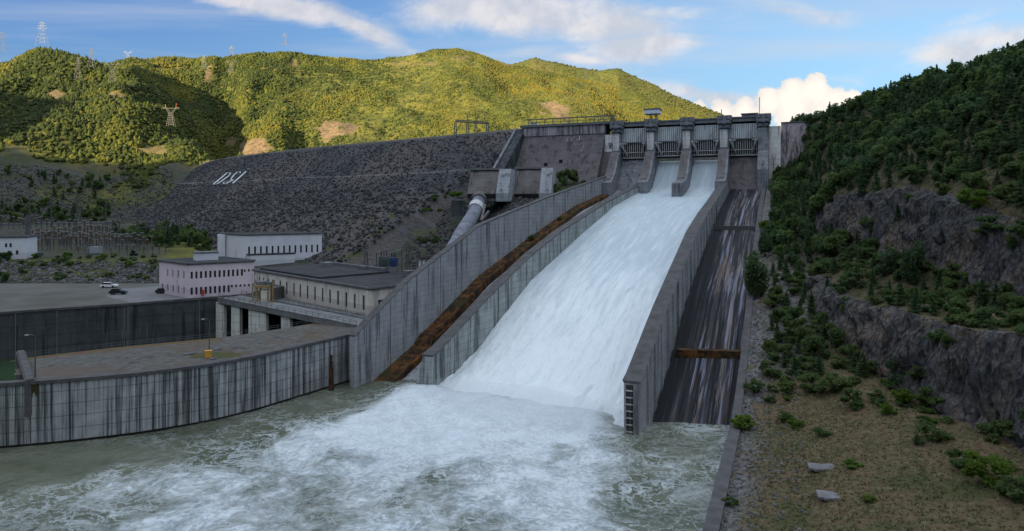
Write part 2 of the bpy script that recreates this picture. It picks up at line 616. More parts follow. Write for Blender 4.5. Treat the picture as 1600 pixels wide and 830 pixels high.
def chute_floor_mat():
    m, g, b, tc = mat_base('streaked chute floor')
    uv = tc.outputs['UV']
    s = g.noise(g.scale(uv, (.42, .012, 1)), 1.0, 6, .75, .1)
    s2 = g.noise(g.scale(uv, (1.3, .02, 1)), 1.0, 4, .65)
    sep = g.n('ShaderNodeSeparateXYZ')
    g.put(sep.inputs[0], uv)
    base = g.mix(g.ramp(s2, .38, .60), (.010, .012, .016), (.048, .047, .053))
    col = g.mix(g.ramp(s, .50, .55), base, (.17, .15, .155))
    col = g.mix(g.math('MULTIPLY', g.ramp(g.noise(g.scale(uv, (.5, .015, 1), (0, 0, .0)), 1.7, 4, .7), .54, .62), .8), col, (.19, .21, .32))
    col = g.mix(g.math('MULTIPLY', g.ramp(g.noise(g.scale(uv, (.6, .01, 1)), 2.1, 3, .6), .58, .64), .7), col, (.16, .10, .07))
    dk = g.ramp(g.noise(g.scale(uv, (.45, .012, 1)), 2.7, 3), .48, .54)
    col = g.mix(g.math('MULTIPLY', dk, .75), col, (.016, .018, .024))
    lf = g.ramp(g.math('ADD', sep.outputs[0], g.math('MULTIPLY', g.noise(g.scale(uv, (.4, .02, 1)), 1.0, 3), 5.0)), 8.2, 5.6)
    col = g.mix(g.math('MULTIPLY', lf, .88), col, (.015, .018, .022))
    g.put(b.inputs['Base Color'], col)
    b.inputs['Roughness'].default_value = .8
    b.inputs['Specular IOR Level'].default_value = .12
    bump(g, b, s2, .3, .1)
    return m


M['chute_floor'] = chute_floor_mat()


def rubble_mat():
    m, g, b, tc = mat_base('dark rockfill')
    P = tc.outputs['Object']
    v = g.vor(P, .8, 'F1', 1)
    v2 = g.vor(P, 1.9, 'F1', 1)
    sep = g.n('ShaderNodeSeparateColor')
    g.put(sep.inputs[0], v)
    sep2 = g.n('ShaderNodeSeparateColor')
    g.put(sep2.inputs[0], v2)
    t = g.math('ADD', g.math('MULTIPLY', sep.outputs[0], .6), g.math('MULTIPLY', sep2.outputs[0], .5))
    col = g.mix(g.ramp(t, .1, 1.1), (.030, .032, .036), (.082, .083, .088))
    col = g.mix(g.ramp(g.noise(P, .02, 4), .42, .6), col, g.mix(.5, col, (.12, .10, .095)))
    at = g.n('ShaderNodeAttribute', attribute_name='berm')
    col = g.mix(g.math('MULTIPLY', at.outputs['Fac'], .5), col, (.15, .15, .155))
    at = g.n('ShaderNodeAttribute', attribute_name='moss')
    col = g.mix(at.outputs['Fac'], col, (.07, .085, .02))
    g.put(b.inputs['Base Color'], col)
    b.inputs['Specular IOR Level'].default_value = .15
    b.inputs['Roughness'].default_value = .95
    d = g.math('ADD', g.vor(P, .8), g.math('MULTIPLY', g.vor(P, 1.9), .5))
    bump(g, b, d, .8, .6)
    return m


M['rubble'] = rubble_mat()


def boulder_mat():
    m, g, b, tc = mat_base('boulder stone')
    at = g.n('ShaderNodeAttribute', attribute_name='tint')
    n = g.noise(tc.outputs['Object'], 1.5, 4)
    g.put(b.inputs['Base Color'], g.mix(g.ramp(n, .3, .7), at.outputs['Color'], g.mix(.5, at.outputs['Color'], (.03, .03, .03))))
    b.inputs['Specular IOR Level'].default_value = .15
    b.inputs['Roughness'].default_value = .95
    return m


M['boulder'] = boulder_mat()


def hill_mat():
    """far terrain: dry grass and scrub, bare rock scars where the scar attribute says, dark rock on very steep ground"""
    m, g, b, tc = mat_base('hill ground')
    P = tc.outputs['Object']
    n = g.noise(P, .012, 6, .65)
    n2 = g.noise(P, .11, 6, .7)
    col = g.mix(g.ramp(n, .35, .65), (.075, .085, .018), (.14, .125, .026))
    col = g.mix(g.ramp(n2, .4, .65), col, (.040, .050, .013))
    sc = g.n('ShaderNodeAttribute', attribute_name='scar')
    rock = g.mix(g.ramp(g.noise(P, .2, 6, .75), .35, .65), (.22, .145, .085), (.085, .065, .038))
    dk = g.n('ShaderNodeAttribute', attribute_name='gravel')
    gv = g.mix(g.ramp(g.noise(P, .5, 6, .75), .35, .65), (.088, .084, .080), (.034, .034, .033))
    gv = g.mix(g.ramp(g.noise(P, .03, 5, .7), .48, .6), gv, (.045, .056, .024))
    gv = g.mix(g.math('MULTIPLY', g.ramp(g.vor(P, .45), .2, .75), .45), gv, (.03, .03, .03))
    col = g.mix(sc.outputs['Fac'], col, rock)
    col = g.mix(dk.outputs['Fac'], col, gv)
    g.put(b.inputs['Base Color'], col)
    b.inputs['Specular IOR Level'].default_value = .15
    b.inputs['Roughness'].default_value = .95
    bump(g, b, n2, .7, 3.0)
    return m


M['hill'] = hill_mat()


def translucent(g, b, k):
    tr = g.n('ShaderNodeBsdfTranslucent')
    src = b.inputs['Base Color'].links[0].from_socket
    g.put(tr.inputs[0], src)
    mx = g.n('ShaderNodeMixShader')
    mx.inputs[0].default_value = k
    g.put(mx.inputs[1], b.outputs[0])
    g.put(mx.inputs[2], tr.outputs[0])
    out = [n for n in g.t.nodes if n.type == 'OUTPUT_MATERIAL'][0]
    g.put(out.inputs[0], mx.outputs[0])


def wood_mat():
    m, g, b, tc = mat_base('hillside wood leaves')
    at = g.n('ShaderNodeAttribute', attribute_name='tint')
    g.put(b.inputs['Base Color'], at.outputs['Color'])
    b.inputs['Roughness'].default_value = .75
    b.inputs['Specular IOR Level'].default_value = .2
    translucent(g, b, .52)
    return m


M['wood'] = wood_mat()


def forest_mat():
    m, g, b, tc = mat_base('forest foliage')
    at = g.n('ShaderNodeAttribute', attribute_name='tint')
    n = g.noise(tc.outputs['Object'], .9, 4, .7)
    g.put(b.inputs['Base Color'], g.mix(g.ramp(n, .3, .7), g.mix(.42, at.outputs['Color'], (.012, .018, .006)), at.outputs['Color']))
    b.inputs['Roughness'].default_value = .8
    b.inputs['Specular IOR Level'].default_value = .2
    bump(g, b, n, 1.0, 1.5)
    return m


M['forest'] = forest_mat()


def leaf_mat(name, c1, c2):
    m, g, b, tc = mat_base(name)
    oi = g.n('ShaderNodeObjectInfo')
    n = g.noise(tc.outputs['Object'], .8, 3, .6)
    t = g.math('ADD', g.math('MULTIPLY', oi.outputs['Random'], .6), g.math('MULTIPLY', n, .6))
    g.put(b.inputs['Base Color'], g.mix(g.ramp(t, .25, .95), c1, c2))
    b.inputs['Roughness'].default_value = .75
    b.inputs['Specular IOR Level'].default_value = .2
    translucent(g, b, .52)
    return m


M['pine'] = leaf_mat('pine needles', (.074, .125, .060), (.098, .152, .064))
M['leaf'] = leaf_mat('broad leaves', (.084, .135, .050), (.120, .170, .058))
M['leaf_bright'] = leaf_mat('bright leaves', (.095, .170, .026), (.13, .20, .034))
M['leaf_pale'] = leaf_mat('pale grey green leaves', (.080, .125, .065), (.10, .15, .08))


def slope_mat():
    """right bank: rock where the ground is steep, dry grass and gravel where it is flat"""
    m, g, b, tc = mat_base('hillside ground and rock')
    P = tc.outputs['Object']
    geo = g.n('ShaderNodeNewGeometry')
    rk = g.n('ShaderNodeAttribute', attribute_name='rock')
    gr = g.n('ShaderNodeAttribute', attribute_name='gravel')
    n = g.noise(P, .09, 6, .7)
    n2 = g.noise(P, .9, 6, .7)
    n3 = g.noise(P, .28, 5, .65)
    grass = g.mix(g.ramp(n3, .38, .62), (.135, .092, .055), (.088, .078, .040))
    grass = g.mix(g.ramp(n2, .42, .68), grass, (.165, .135, .080))
    grass = g.mix(g.math('MULTIPLY', g.ramp(n, .52, .66), .7), grass, (.055, .078, .026))
    wd = g.n('ShaderNodeAttribute', attribute_name='wood')
    under = g.mix(g.ramp(n2, .35, .65), (.034, .045, .022), (.085, .075, .042))
    grass = g.mix(g.math('MULTIPLY', wd.outputs['Fac'], g.ramp(n3, .62, .42)), grass, under)
    stone = g.mix(g.ramp(n2, .3, .7), (.055, .053, .056), (.140, .128, .120))
    stone = g.mix(g.ramp(g.noise(g.scale(P, (.5, .5, .08)), 1.0, 5, .75), .45, .65), stone, (.028, .030, .036))
    stone = g.mix(g.math('MULTIPLY', g.ramp(n, .50, .66), .85), stone, (.19, .14, .10))
    crk = g.vor(g.scale(P, (1, 1, .45)), .42, 'DISTANCE_TO_EDGE')
    stone = g.mix(g.math('MULTIPLY', g.ramp(crk, .10, .0), .75), stone, (.012, .013, .016))
    cr2 = g.vor(g.scale(P, (1, 1, .5)), 1.5, 'DISTANCE_TO_EDGE')
    stone = g.mix(g.math('MULTIPLY', g.ramp(cr2, .10, .0), .45), stone, (.018, .019, .022))
    vcol = g.n('ShaderNodeSeparateColor')
    g.put(vcol.inputs[0], g.vor(g.scale(P, (1, 1, .5)), 1.5, 'F1', 1))
    stone = g.mix(g.math('MULTIPLY', vcol.outputs[0], .5), stone, g.mix(.5, stone, (.19, .18, .18)))
    gv = g.mix(g.ramp(n2, .4, .6), (.20, .195, .20), (.095, .093, .095))
    col = g.mix(g.math('MULTIPLY', gr.outputs['Fac'], g.ramp(n3, .35, .5)), grass, gv)
    col = g.mix(g.ramp(g.math('ADD', rk.outputs['Fac'], g.math('MULTIPLY', g.math('SUBTRACT', n3, .5), .9)), .35, .6), col, stone)
    g.put(b.inputs['Base Color'], col)
    b.inputs['Specular IOR Level'].default_value = .15
    b.inputs['Roughness'].default_value = .95
    bump(g, b, g.math('ADD', n2, g.math('MULTIPLY', g.vor(g.scale(P, (1, 1, .5)), 1.5), .9)), 1.0, .55)
    return m


M['slope'] = slope_mat()


def water_mat():
    m, g, b, tc = mat_base('foaming green water')
    P = tc.outputs['Object']
    fo = g.n('ShaderNodeAttribute', attribute_name='foam')
    warp = g.n('ShaderNodeTexNoise')
    g.put(warp.inputs['Vector'], P)
    warp.inputs['Scale'].default_value = .10
    warp.inputs['Detail'].default_value = 4
    w = g.n('ShaderNodeVectorMath', operation='MULTIPLY_ADD')
    g.put(w.inputs[0], warp.outputs[1])
    w.inputs[1].default_value = (8, 8, 8)
    g.put(w.inputs[2], P)
    W = w.outputs[0]
    r1 = g.math('ABSOLUTE', g.math('SUBTRACT', g.noise(W, .14, 5, .6), .5))
    r2 = g.math('ABSOLUTE', g.math('SUBTRACT', g.noise(W, .42, 5, .65), .5))
    vein = g.math('MAXIMUM', g.ramp(r1, .035, .0), g.math('MULTIPLY', g.ramp(r2, .05, .0), .8))
    blot = g.noise(W, .075, 7, .66)
    f = fo.outputs['Fac']
    full = g.ramp(g.math('ADD', g.math('MULTIPLY', blot, 1.25), g.math('MULTIPLY', f, .60)), .86, 1.12)
    spot = g.ramp(g.noise(P, .05, 3), .40, .62)
    thin = g.math('MULTIPLY', g.math('MULTIPLY', vein, g.ramp(f, .0, .35)), g.math('ADD', spot, f, clamp=True))
    r3 = g.math('ABSOLUTE', g.math('SUBTRACT', g.noise(W, .20, 6, .7), .5))
    holes = g.math('MULTIPLY', g.ramp(r3, .075, .0), g.ramp(f, 1.0, .35))
    full = g.math('MULTIPLY', full, g.math('SUBTRACT', 1.0, g.math('MULTIPLY', holes, .75)))
    foam = g.math('MAXIMUM', full, g.math('MULTIPLY', thin, .7), clamp=True)
    fine = g.noise(W, 1.3, 6, .75)
    mid = g.noise(W, .22, 5, .65)
    deep = g.mix(g.ramp(blot, .35, .65), (.075, .086, .056), (.135, .145, .108))
    white = g.mix(g.ramp(g.math('ADD', g.math('MULTIPLY', fine, .6), g.math('MULTIPLY', mid, .4)), .38, .60), (.25, .295, .325), (.60, .65, .70))
    white = g.mix(g.math('MULTIPLY', g.ramp(f, .8, 1.05), .6), white, (.58, .635, .69))
    g.put(b.inputs['Base Color'], g.mix(foam, deep, white))
    g.put(b.inputs['Roughness'], g.math('ADD', .13, g.math('MULTIPLY', foam, .6)))
    b.inputs['IOR'].default_value = 1.33
    h = g.math('ADD', g.noise(W, .35, 6, .6), g.math('MULTIPLY', fine, .12))
    bump(g, b, h, .55, .7)
    return m


M['water'] = water_mat()


def falls_mat():
    m, g, b, tc = mat_base('white falling water')
    uv = tc.outputs['UV']
    s = g.noise(g.scale(uv, (.55, .07, 1)), 1.0, 7, .7, .5)
    s2 = g.noise(g.scale(uv, (1.6, .30, 1)), 1.0, 5, .7, .8)
    lo = g.n('ShaderNodeAttribute', attribute_name='rough')
    t = g.math('ADD', g.math('MULTIPLY', s, .6), g.math('MULTIPLY', s2, g.math('MULTIPLY', lo.outputs['Fac'], .5)))
    col = g.mix(g.ramp(t, .22, .58), (.40, .475, .53), (.70, .755, .80))
    g.put(b.inputs['Base Color'], col)
    b.inputs['Roughness'].default_value = .55
    b.inputs['Specular IOR Level'].default_value = .3
    bump(g, b, g.math('ADD', g.math('MULTIPLY', s, .6), g.math('MULTIPLY', s2, lo.outputs['Fac'])), .5, .7)
    return m


M['falls'] = falls_mat()


def still_water():
    m, g, b, tc = mat_base('still green water')
    b.inputs['Base Color'].default_value = (.028, .055, .025, 1)
    b.inputs['Roughness'].default_value = .12
    bump(g, b, g.noise(tc.outputs['Object'], .6, 3), .1, .1)
    return m


M['tail'] = still_water()

# ================================================================== LARGE STRUCTURE
# ------------------------------------------------------------------ spillway plan: four lines from the pool up to the gates
A0, A1 = (-36.0, 164.0), (54.5, 341.8)        # far edge of the dry left bay
B0, B1 = (-18.8, 157.0), (70.6, 335.2)        # left edge of the running chute
C0, C1 = (22.5, 130.0), (102.8, 322.0)        # right edge of the running chute
D0, D1 = (42.0, 127.0), (118.9, 315.4)        # right edge of the dry right bay
FLOW = Vector((.382, .924, 0)).normalized()
SIDE = Vector((.924, -.382, 0)).normalized()
WATER_TAB = [(-12, -4), (0, -1.0), (26, 7.6), (55, 20), (93, 31), (137, 42.7), (180, 50.2), (188, 52.5), (194, 57), (200, 62.5), (205, 65.8), (212, 67)]


def zfloor(t):
    return float(ip(t, WATER_TAB)) - 1.2


def on(l0, l1, t, off=0.0):
    s = t / 200.0
    x, y = l0[0] + (l1[0] - l0[0]) * s, l0[1] + (l1[1] - l0[1]) * s
    d = Vector((l1[0] - l0[0], l1[1] - l0[1])).normalized()
    return (x + d.y * off, y - d.x * off)      # off > 0 to the right looking upstream


TOP_A = [(-4, 12.6), (18, 23.8), (57, 37.6), (107, 46.5), (183, 58.2), (196, 60)]
TOP_B = [(0, 8.6), (4, 9.6), (26, 18.3), (55, 28.4), (81, 35.4), (129, 45.3), (187, 55.2), (196, 57)]
TOP_C = [(-3, 10.6), (0, 11.2), (26, 20.4), (78, 36.0), (104, 41.2), (128, 45.2), (165, 51.8), (196, 57.5)]
TOP_D = [(-2, 3.4), (26, 9.5), (55, 20.6), (93, 31.6), (137, 43.2), (187, 52), (200, 60)]


def wall_line(mb, l0, l1, ts, top, thick, bot=lambda t: zfloor(t) - 2.5, over=0.0, m=0, batter=0.0):
    """a training wall: inner face on the line, thickness to one side"""
    sec = []
    for t in ts:
        p, q = on(l0, l1, t, -over if thick > 0 else over), on(l0, l1, t, thick + (over if thick > 0 else -over))
        zt, zb = top(t), bot(t)
        pb, qb = on(l0, l1, t, 0), on(l0, l1, t, thick + batter)
        sec.append([(*pb, zb), (*qb, zb), (*q, zt), (*p, zt)])
    for i in range(len(sec) - 1):
        a, b = sec[i], sec[i + 1]
        for k in range(4):
            j = (k + 1) % 4
            mb.face([a[k], b[k], b[j], a[j]], m)
    mb.face(sec[0][::-1], m)
    mb.face(sec[-1], m)


TS = [-4 + i * 4 for i in range(51)]


def clip(ts, a, b):
    return [a] + [t for t in ts if a < t < b] + [b]


def training_wall(label, l0, l1, a, b, tab, thick, mat, cap_t=.45, cap_over=.35, ribs=None, batter=0.0, name='training_wall'):
    ts = clip(TS, a, b)
    top = lambda t: float(ip(t, tab))
    base = on(l0, l1, a)
    th = thing(name, label, 'wall', (*base, zfloor(a)))
    mb = MB()
    wall_line(mb, l0, l1, ts, lambda t: top(t) - cap_t, thick, batter=batter)
    mb.build('wall', mat, th, weld=True)
    mb = MB()
    wall_line(mb, l0, l1, ts, top, thick, bot=lambda t: top(t) - cap_t, over=cap_over)
    mb.build('walkway', M['cap'], th, weld=True)
    if ribs:
        side, step, depth = ribs
        t = a + step
        n = 0
        while t < b - 4 and n < 60:
            mb = MB()
            o = thick if side > 0 else 0
            zt, zb = top(t) - cap_t - .05, zfloor(t) - 1.5
            w = .45
            s0 = 1 if thick > 0 else -1
            pts = []
            for z, ex in ((zb, depth), (zt, depth * .45)):
                for dt, off in ((-w, o - .1 * s0), (w, o - .1 * s0), (w, o + s0 * ex), (-w, o + s0 * ex)):
                    pts.append((*on(l0, l1, t + dt, off), z))
            mb.hexa(pts)
            mb.build('buttress', mat, th)
            t += step
            n += 1
    return th


wa = training_wall('long outer concrete training wall rising from the lower yard past the pipe to the dam', A0, A1, -4, 194, TOP_A, -1.6, M['chute_wall'], .4, .3)
wb = training_wall('thick concrete wall with a wide walkway between the rusty trough and the white water', B0, B1, 0, 194, TOP_B, -2.6, M['chute_wall_pale'], .5, .25, batter=-3.6)
wc = training_wall('tall ribbed concrete wall between the white water and the dry streaked chute', C0, C1, -3, 194, TOP_C, 2.9, M['chute_wall'], .55, .3, ribs=(1, 7.5, .5))
wd = training_wall('low concrete kerb wall between the dry streaked chute and the gravel bank', D0, D1, -2, 196, TOP_D, 1.3, M['cap'], .3, .15)

# vertical joints in the water-side face of the ribbed and pale walls
for th, l0, l1, tab, n in ((wb, B0, B1, TOP_B, 17), (wa, A0, A1, TOP_A, 15)):
    for k in range(n):
        t = 10 + k * (178 / n)
        mb = MB()
        zt, zb = float(ip(t, tab)) - .55, zfloor(t) - 1
        P = [(*on(l0, l1, t + d, o), z) for z in (zb, zt) for d, o in ((-.13, -.2), (-.13, .05), (.13, .05), (.13, -.2))]
        mb.hexa(P)
        mb.build('joint', M['trim'], th)

# rusty steps on the end of the ribbed wall
mb = MB()
for k in range(7):
    z = .8 + k * 1.3
    P = [(*on(C0, C1, d, o), zz) for zz in (z, z + .22) for d, o in ((-3.22, .5), (-3.22, 1.7), (-2.9, 1.7), (-2.9, .5))]
    mb.hexa(P)
mb.build('iron_rung', M['pier_pale'], wc)
mb = MB()
mb.hexa([(*on(C0, C1, d, o), z) for z in (.5, 9.8) for d, o in ((-3.06, .4), (-3.06, 1.8), (-2.95, 1.8), (-2.95, .4))])
mb.build('dark_slot', M['wall_dark'], wc)

# ------------------------------------------------------------------ chute floors
def chute_strip(mb, l0, l1, r0, r1, t0, t1, lo, ro, dz=lambda t: 0.0, n=8):
    ts = [t0 + (t1 - t0) * i / 60 for i in range(61)]
    for i in range(60):
        for k in range(n):
            q, uv = [], []
            for (t, kk) in ((ts[i], k), (ts[i + 1], k), (ts[i + 1], k + 1), (ts[i], k + 1)):
                a, b = on(l0, l1, t, lo), on(r0, r1, t, ro)
                x, y = lerp(a, b, kk / n)
                q.append((x, y, zfloor(t) + dz(t)))
                uv.append((kk / n * 17, t))
            mb.face(q[::-1], 0, uv[::-1])


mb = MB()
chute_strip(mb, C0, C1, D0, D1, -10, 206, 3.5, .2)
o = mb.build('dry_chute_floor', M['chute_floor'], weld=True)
tag(o, 'dry concrete chute floor streaked black grey and blue beside the running water', 'chute')
for (t0, hh, dd, lab) in ((30, 1.7, 2.4, 'lower'), (113, 1.4, 2.0, 'upper')):
    mb = MB()
    P = []
    for zz in (-1.2, hh):
        for (t, l0, l1, off) in ((t0, C0, C1, 4.5), (t0, D0, D1, -.05), (t0 + dd, D0, D1, -.05), (t0 + dd, C0, C1, 4.5)):
            P.append((*on(l0, l1, t, off), zfloor(t0) + zz))
    mb.hexa(P)
    o2 = mb.build('aeration_sill', M['rust'] if lab == 'lower' else M['cap'], o)
mb = MB()
chute_strip(mb, A0, A1, B0, B1, -10, 206, 0, -4.0)
o = mb.build('dry_chute_floor', M['chute_wall'], weld=True)
tag(o, 'narrow dry concrete chute floor beside the rusty trough', 'chute')

# rusty trough that runs down the dry left bay, with a kink low down
TR = [(-3, 1.2), (10, 1.6), (21, 1.8), (23, 6.5), (29, 5.6), (60, 4.4), (100, 3.2), (140, 2.0), (172, 1.0)]
th = thing('drain_trough', 'rusty orange trough running down the dry chute with a kink low down', 'drain', (*on(A0, A1, 0, 2), 0))
for nm, o0, o1, h0, mat in (('bed', .05, 3.6, .55, 'rust'), ('kerb', 3.55, 4.3, 1.25, 'rust')):
    mb = MB()
    ts = clip([-4 + 3 * i for i in range(60)] + [22, 25], -3, 172)
    sec = []
    for t in ts:
        h = float(ip(t, TR)) * .28 + h0 * .8
        sh = 1.2 * math.sin(t * .05) * 0
        kk = float(ip(t, [(-3, 1.5), (20, 1.45), (23, .2), (26, 0), (200, 0)]))
        p0_, p1_ = (o0, o1 + kk) if nm == 'bed' else (o0 + kk, o1 + kk)
        sec.append([(*on(A0, A1, t, p0_), zfloor(t) - .8), (*on(A0, A1, t, p1_), zfloor(t) - .8), (*on(A0, A1, t, p1_), zfloor(t) + h), (*on(A0, A1, t, p0_), zfloor(t) + h + (.5 if nm == 'bed' else 0))])
    for i in range(len(sec) - 1):
        for k in range(4):
            j = (k + 1) % 4
            mb.face([sec[i][k], sec[i + 1][k], sec[i + 1][j], sec[i][j]])
    mb.face(sec[0][::-1])
    mb.face(sec[-1])
    mb.build(nm, M[mat], th, weld=True)

# ------------------------------------------------------------------ the running water
nT, nW = 420, 110
tt = np.concatenate([np.linspace(-9, 60, 230), np.linspace(60.5, 207, nT - 230)])
ww = np.linspace(0, 1, nW)
T, W = np.meshgrid(tt, ww, indexing='ij')
s = T / 200
X0, Y0 = B0[0] + (B1[0] - B0[0]) * s, B0[1] + (B1[1] - B0[1]) * s
X1, Y1 = C0[0] + (C1[0] - C0[0]) * s, C0[1] + (C1[1] - C0[1]) * s
X, Y = X0 + (X1 - X0) * W, Y0 + (Y1 - Y0) * W
Z = ip(T, WATER_TAB)
lat = W * (48 - .065 * T)
rough = 1 - sstep(15, 95, T)
amp = .12 + .75 * (1 - sstep(0, 60, T))
Z = Z + amp * (fbm(lat * .35, T * .10, 0, 5, 3) + .35 * fbm(lat * 1.2, T * .4, 0, 3, 9))
Z = Z + .9 * np.exp(-((T - 2) / 7) ** 2) * (1 + fbm(lat * .25, T * .2, 0, 3, 14))
Z = Z + .45 * (1 - sstep(0, .05, W)) * sstep(20, 60, T) + .35 * sstep(.95, 1, W)
wat = np_obj('spillway_water', np.stack([X, Y, Z], -1).reshape(-1, 3), grid_faces(nT, nW)[:, ::-1], M['falls'], True,
             {'rough': rough.ravel()}, np.stack([lat, T], -1).reshape(-1, 2))
struct(wat)

# ------------------------------------------------------------------ pool
xs, ys = np.arange(-175, 62, .75), np.arange(46, 200, .75)
X, Y = np.meshgrid(xs, ys, indexing='ij')
foot = np.array([(B0[0] + C0[0]) / 2, (B0[1] + C0[1]) / 2])
# distance along the jet (towards the camera) and across it
ax = -((X - foot[0]) * FLOW.x + (Y - foot[1]) * FLOW.y)
cr = (X - foot[0]) * SIDE.x + (Y - foot[1]) * SIDE.y
wn = fbm(X * .03, Y * .03, 0, 3, 21)
half = 27 + np.clip(ax, 0, None) * .36
core = 1 - sstep(.62, 1.22, np.abs(cr + np.where(cr < 0, 1, 1) * (4 - .06 * ax)) / half + .25 * wn)
foamv = core * (1 - .30 * sstep(6, 60, ax)) * (1 + .25 * fbm(X * .05, Y * .05, 0, 3, 23)) * sstep(-16, 0, ax)
foamv = np.maximum(foamv, .20 + .12 * wn)
rightz = sstep(16, 27, cr) * sstep(-25, 4, ax)
foamv = np.maximum(foamv, rightz * (.44 + .1 * wn))
foamv = foamv * (1 - .8 * sstep(50, 110, -cr + .3 * ax))
turb = np.clip(foamv, .1, 1)
Zp = turb * (1.5 * fbm(X * .08, Y * .08, 0, 4, 31) + .14 * fbm(X * .4, Y * .4, 0, 3, 37)) + .12 * fbm(X * .25, Y * .25, 0, 3, 41)
Zp = Zp + 1.2 * core * np.exp(-((ax - 2) / 9) ** 2)
pool = np_obj('river_water', np.stack([X, Y, Zp], -1).reshape(-1, 3), grid_faces(len(xs), len(ys)), M['water'], True, {'foam': np.clip(foamv, 0, 1).ravel()})
struct(pool)
# drifting spray where the falling water strikes the pool
def mist_mat():
    m = bpy.data.materials.new('white spray')
    m.use_nodes = True
    g = NT(m.node_tree)
    v = g.n('ShaderNodeVolumePrincipled')
    v.inputs['Color'].default_value = (.95, .97, 1, 1)
    v.inputs['Density'].default_value = .055
    v.inputs['Anisotropy'].default_value = .2
    o = g.n('ShaderNodeOutputMaterial')
    g.put(o.inputs[1], v.outputs[0])
    return m


mv, mf = [], []
nth, nph = 48, 24
for i in range(nph + 1):
    for k in range(nth):
        ph, thh = math.pi * i / nph, 2 * math.pi * k / nth
        sx_, sy_, sz_ = math.sin(ph) * math.cos(thh), math.sin(ph) * math.sin(thh), math.cos(ph)
        wob = 1 + .28 * float(fbm(sx_ * 2.2, sy_ * 2.2, sz_ * 2.2, 3, 401))
        fx = foot[0] + SIDE.x * sx_ * 25 * wob + FLOW.x * (sy_ * 10 * wob - 1)
        fy = foot[1] + SIDE.y * sx_ * 25 * wob + FLOW.y * (sy_ * 10 * wob - 1) - .16 * sx_ * 25
        mv.append((fx, fy, .5 + sz_ * 4.6 * wob))
for i in range(nph):
    for k in range(nth):
        j = (k + 1) % nth
        mf.append((i * nth + k, (i + 1) * nth + k, (i + 1) * nth + j, i * nth + j))
M['mist'] = mist_mat()
struct(np_obj('spray_mist', mv, mf, M['mist'], True), 'stuff')
# the river goes on towards and behind the viewpoint as one calm sheet
mb = MB()
mb.face([(-1500, -260, -.9), (900, -260, -.9), (900, 60, -.9), (-1500, 60, -.9)])
struct(mb.build('downstream_water', M['tail']))

# ------------------------------------------------------------------ retaining wall of the lower yard
FR = [(-260, 612), (-120, 606), (0, 601), (110, 593.5), (220, 584), (330, 570), (400, 557), (450, 545.5), (500, 534), (557, 521)]
ZPL = 11.6
front = [at_z(px, py, ZPL)[:2] for px, py in FR]
# smooth the plan
fp = []
for i in range(len(front) - 1):
    for k in range(6):
        fp.append(lerp(front[i], front[i + 1], k / 6))
fp.append(front[-1])
wx = np.array([p[0] for p in fp]); wy = np.array([p[1] for p in fp])
for _ in range(5):
    wx[1:-1] = .25 * wx[:-2] + .5 * wx[1:-1] + .25 * wx[2:]
    wy[1:-1] = .25 * wy[:-2] + .5 * wy[1:-1] + .25 * wy[2:]
fp = list(zip(wx.tolist(), wy.tolist()))


def ribbon_wall(mb, pts, z0, z1, thick, m=0, over=0.0):
    """wall along a plan polyline (points left to right), thickness away from the viewer"""
    sec = []
    for i, p in enumerate(pts):
        a, b = pts[max(i - 1, 0)], pts[min(i + 1, len(pts) - 1)]
        d = Vector((b[0] - a[0], b[1] - a[1])).normalized()
        n = Vector((-d.y, d.x))
        f = (p[0] - n.x * over, p[1] - n.y * over)
        q = (p[0] + n.x * thick, p[1] + n.y * thick)
        zz0 = z0[i] if isinstance(z0, list) else z0
        zz1 = z1[i] if isinstance(z1, list) else z1
        sec.append([(*f, zz0), (*q, zz0), (*q, zz1), (*f, zz1)])
    for i in range(len(sec) - 1):
        for k in range(4):
            j = (k + 1) % 4
            mb.face([sec[i][k], sec[i][j], sec[i + 1][j], sec[i + 1][k]], m)
    mb.face(sec[0], m)
    mb.face(sec[-1][::-1], m)


rw = thing('retaining_wall', 'long curved grey river wall streaked with black drips below the lower yard', 'wall', (*fp[20], -2))
mb = MB(); ribbon_wall(mb, fp, -4, ZPL - .35, 1.2); mb.build('wall', M['wall_stained'], rw, weld=True)
mb = MB(); ribbon_wall(mb, fp, ZPL - .35, ZPL + .25, 1.5, over=.25); mb.build('coping', M['cap'], rw, weld=True)
# waterline stain and joints
mb = MB(); ribbon_wall(mb, fp, -4, .45, .3, over=.06); mb.build('waterline_stain', M['black'], rw, weld=True)
# ochre stain at the outer end, rusty slot near the inner end
i0 = min(range(len(fp)), key=lambda i: abs(800 + F * fp[i][0] / fp[i][1] - 22))
mb = MB()
rr = random.Random(3)
for k in range(34):
    f = k / 33
    q = lerp(fp[i0 - 5], fp[i0 + 2], f)
    q2 = lerp(fp[i0 - 5], fp[i0 + 2], f + .028)
    lo = ZPL - 1.3 - 3.2 * rr.random() * (1 - .5 * f)
    mb.face([(q[0], q[1] - .09, lo), (q2[0], q2[1] - .09, lo + .2), (q2[0], q2[1] - .09, ZPL - .4), (q[0], q[1] - .09, ZPL - .4)])
mb.build('ochre_stain', M['rust'], rw)
p = at_z(520, 606, .4)
mb = MB()
for k in range(6):
    w = 1.5 - k * .2
    mb.box((p[0] - .1, p[1] - 1.0, .4 + k * 1.45), (w * .8, .8, 1.5), .5)
mb.build('rusty_slot', M['rust'], rw)

# lower yard
BACK = [(577, 493), (520, 500), (450, 512), (350, 527), (200, 541), (100, 552), (32, 560)]
back = [at_z(px, py, ZPL)[:2] for px, py in BACK]
tip = [at_z(47, 598, ZPL)[:2]]
poly = [p for p in fp if 800 + F * p[0] / p[1] > 46]
poly = [(x, y + .8) for x, y in poly] + [(-28, 182), (-12, 214), (-30, 216)] + back + tip
mb = MB(); mb.prism(poly, -3, ZPL); struct(mb.build('lower_yard', M['plaza']))
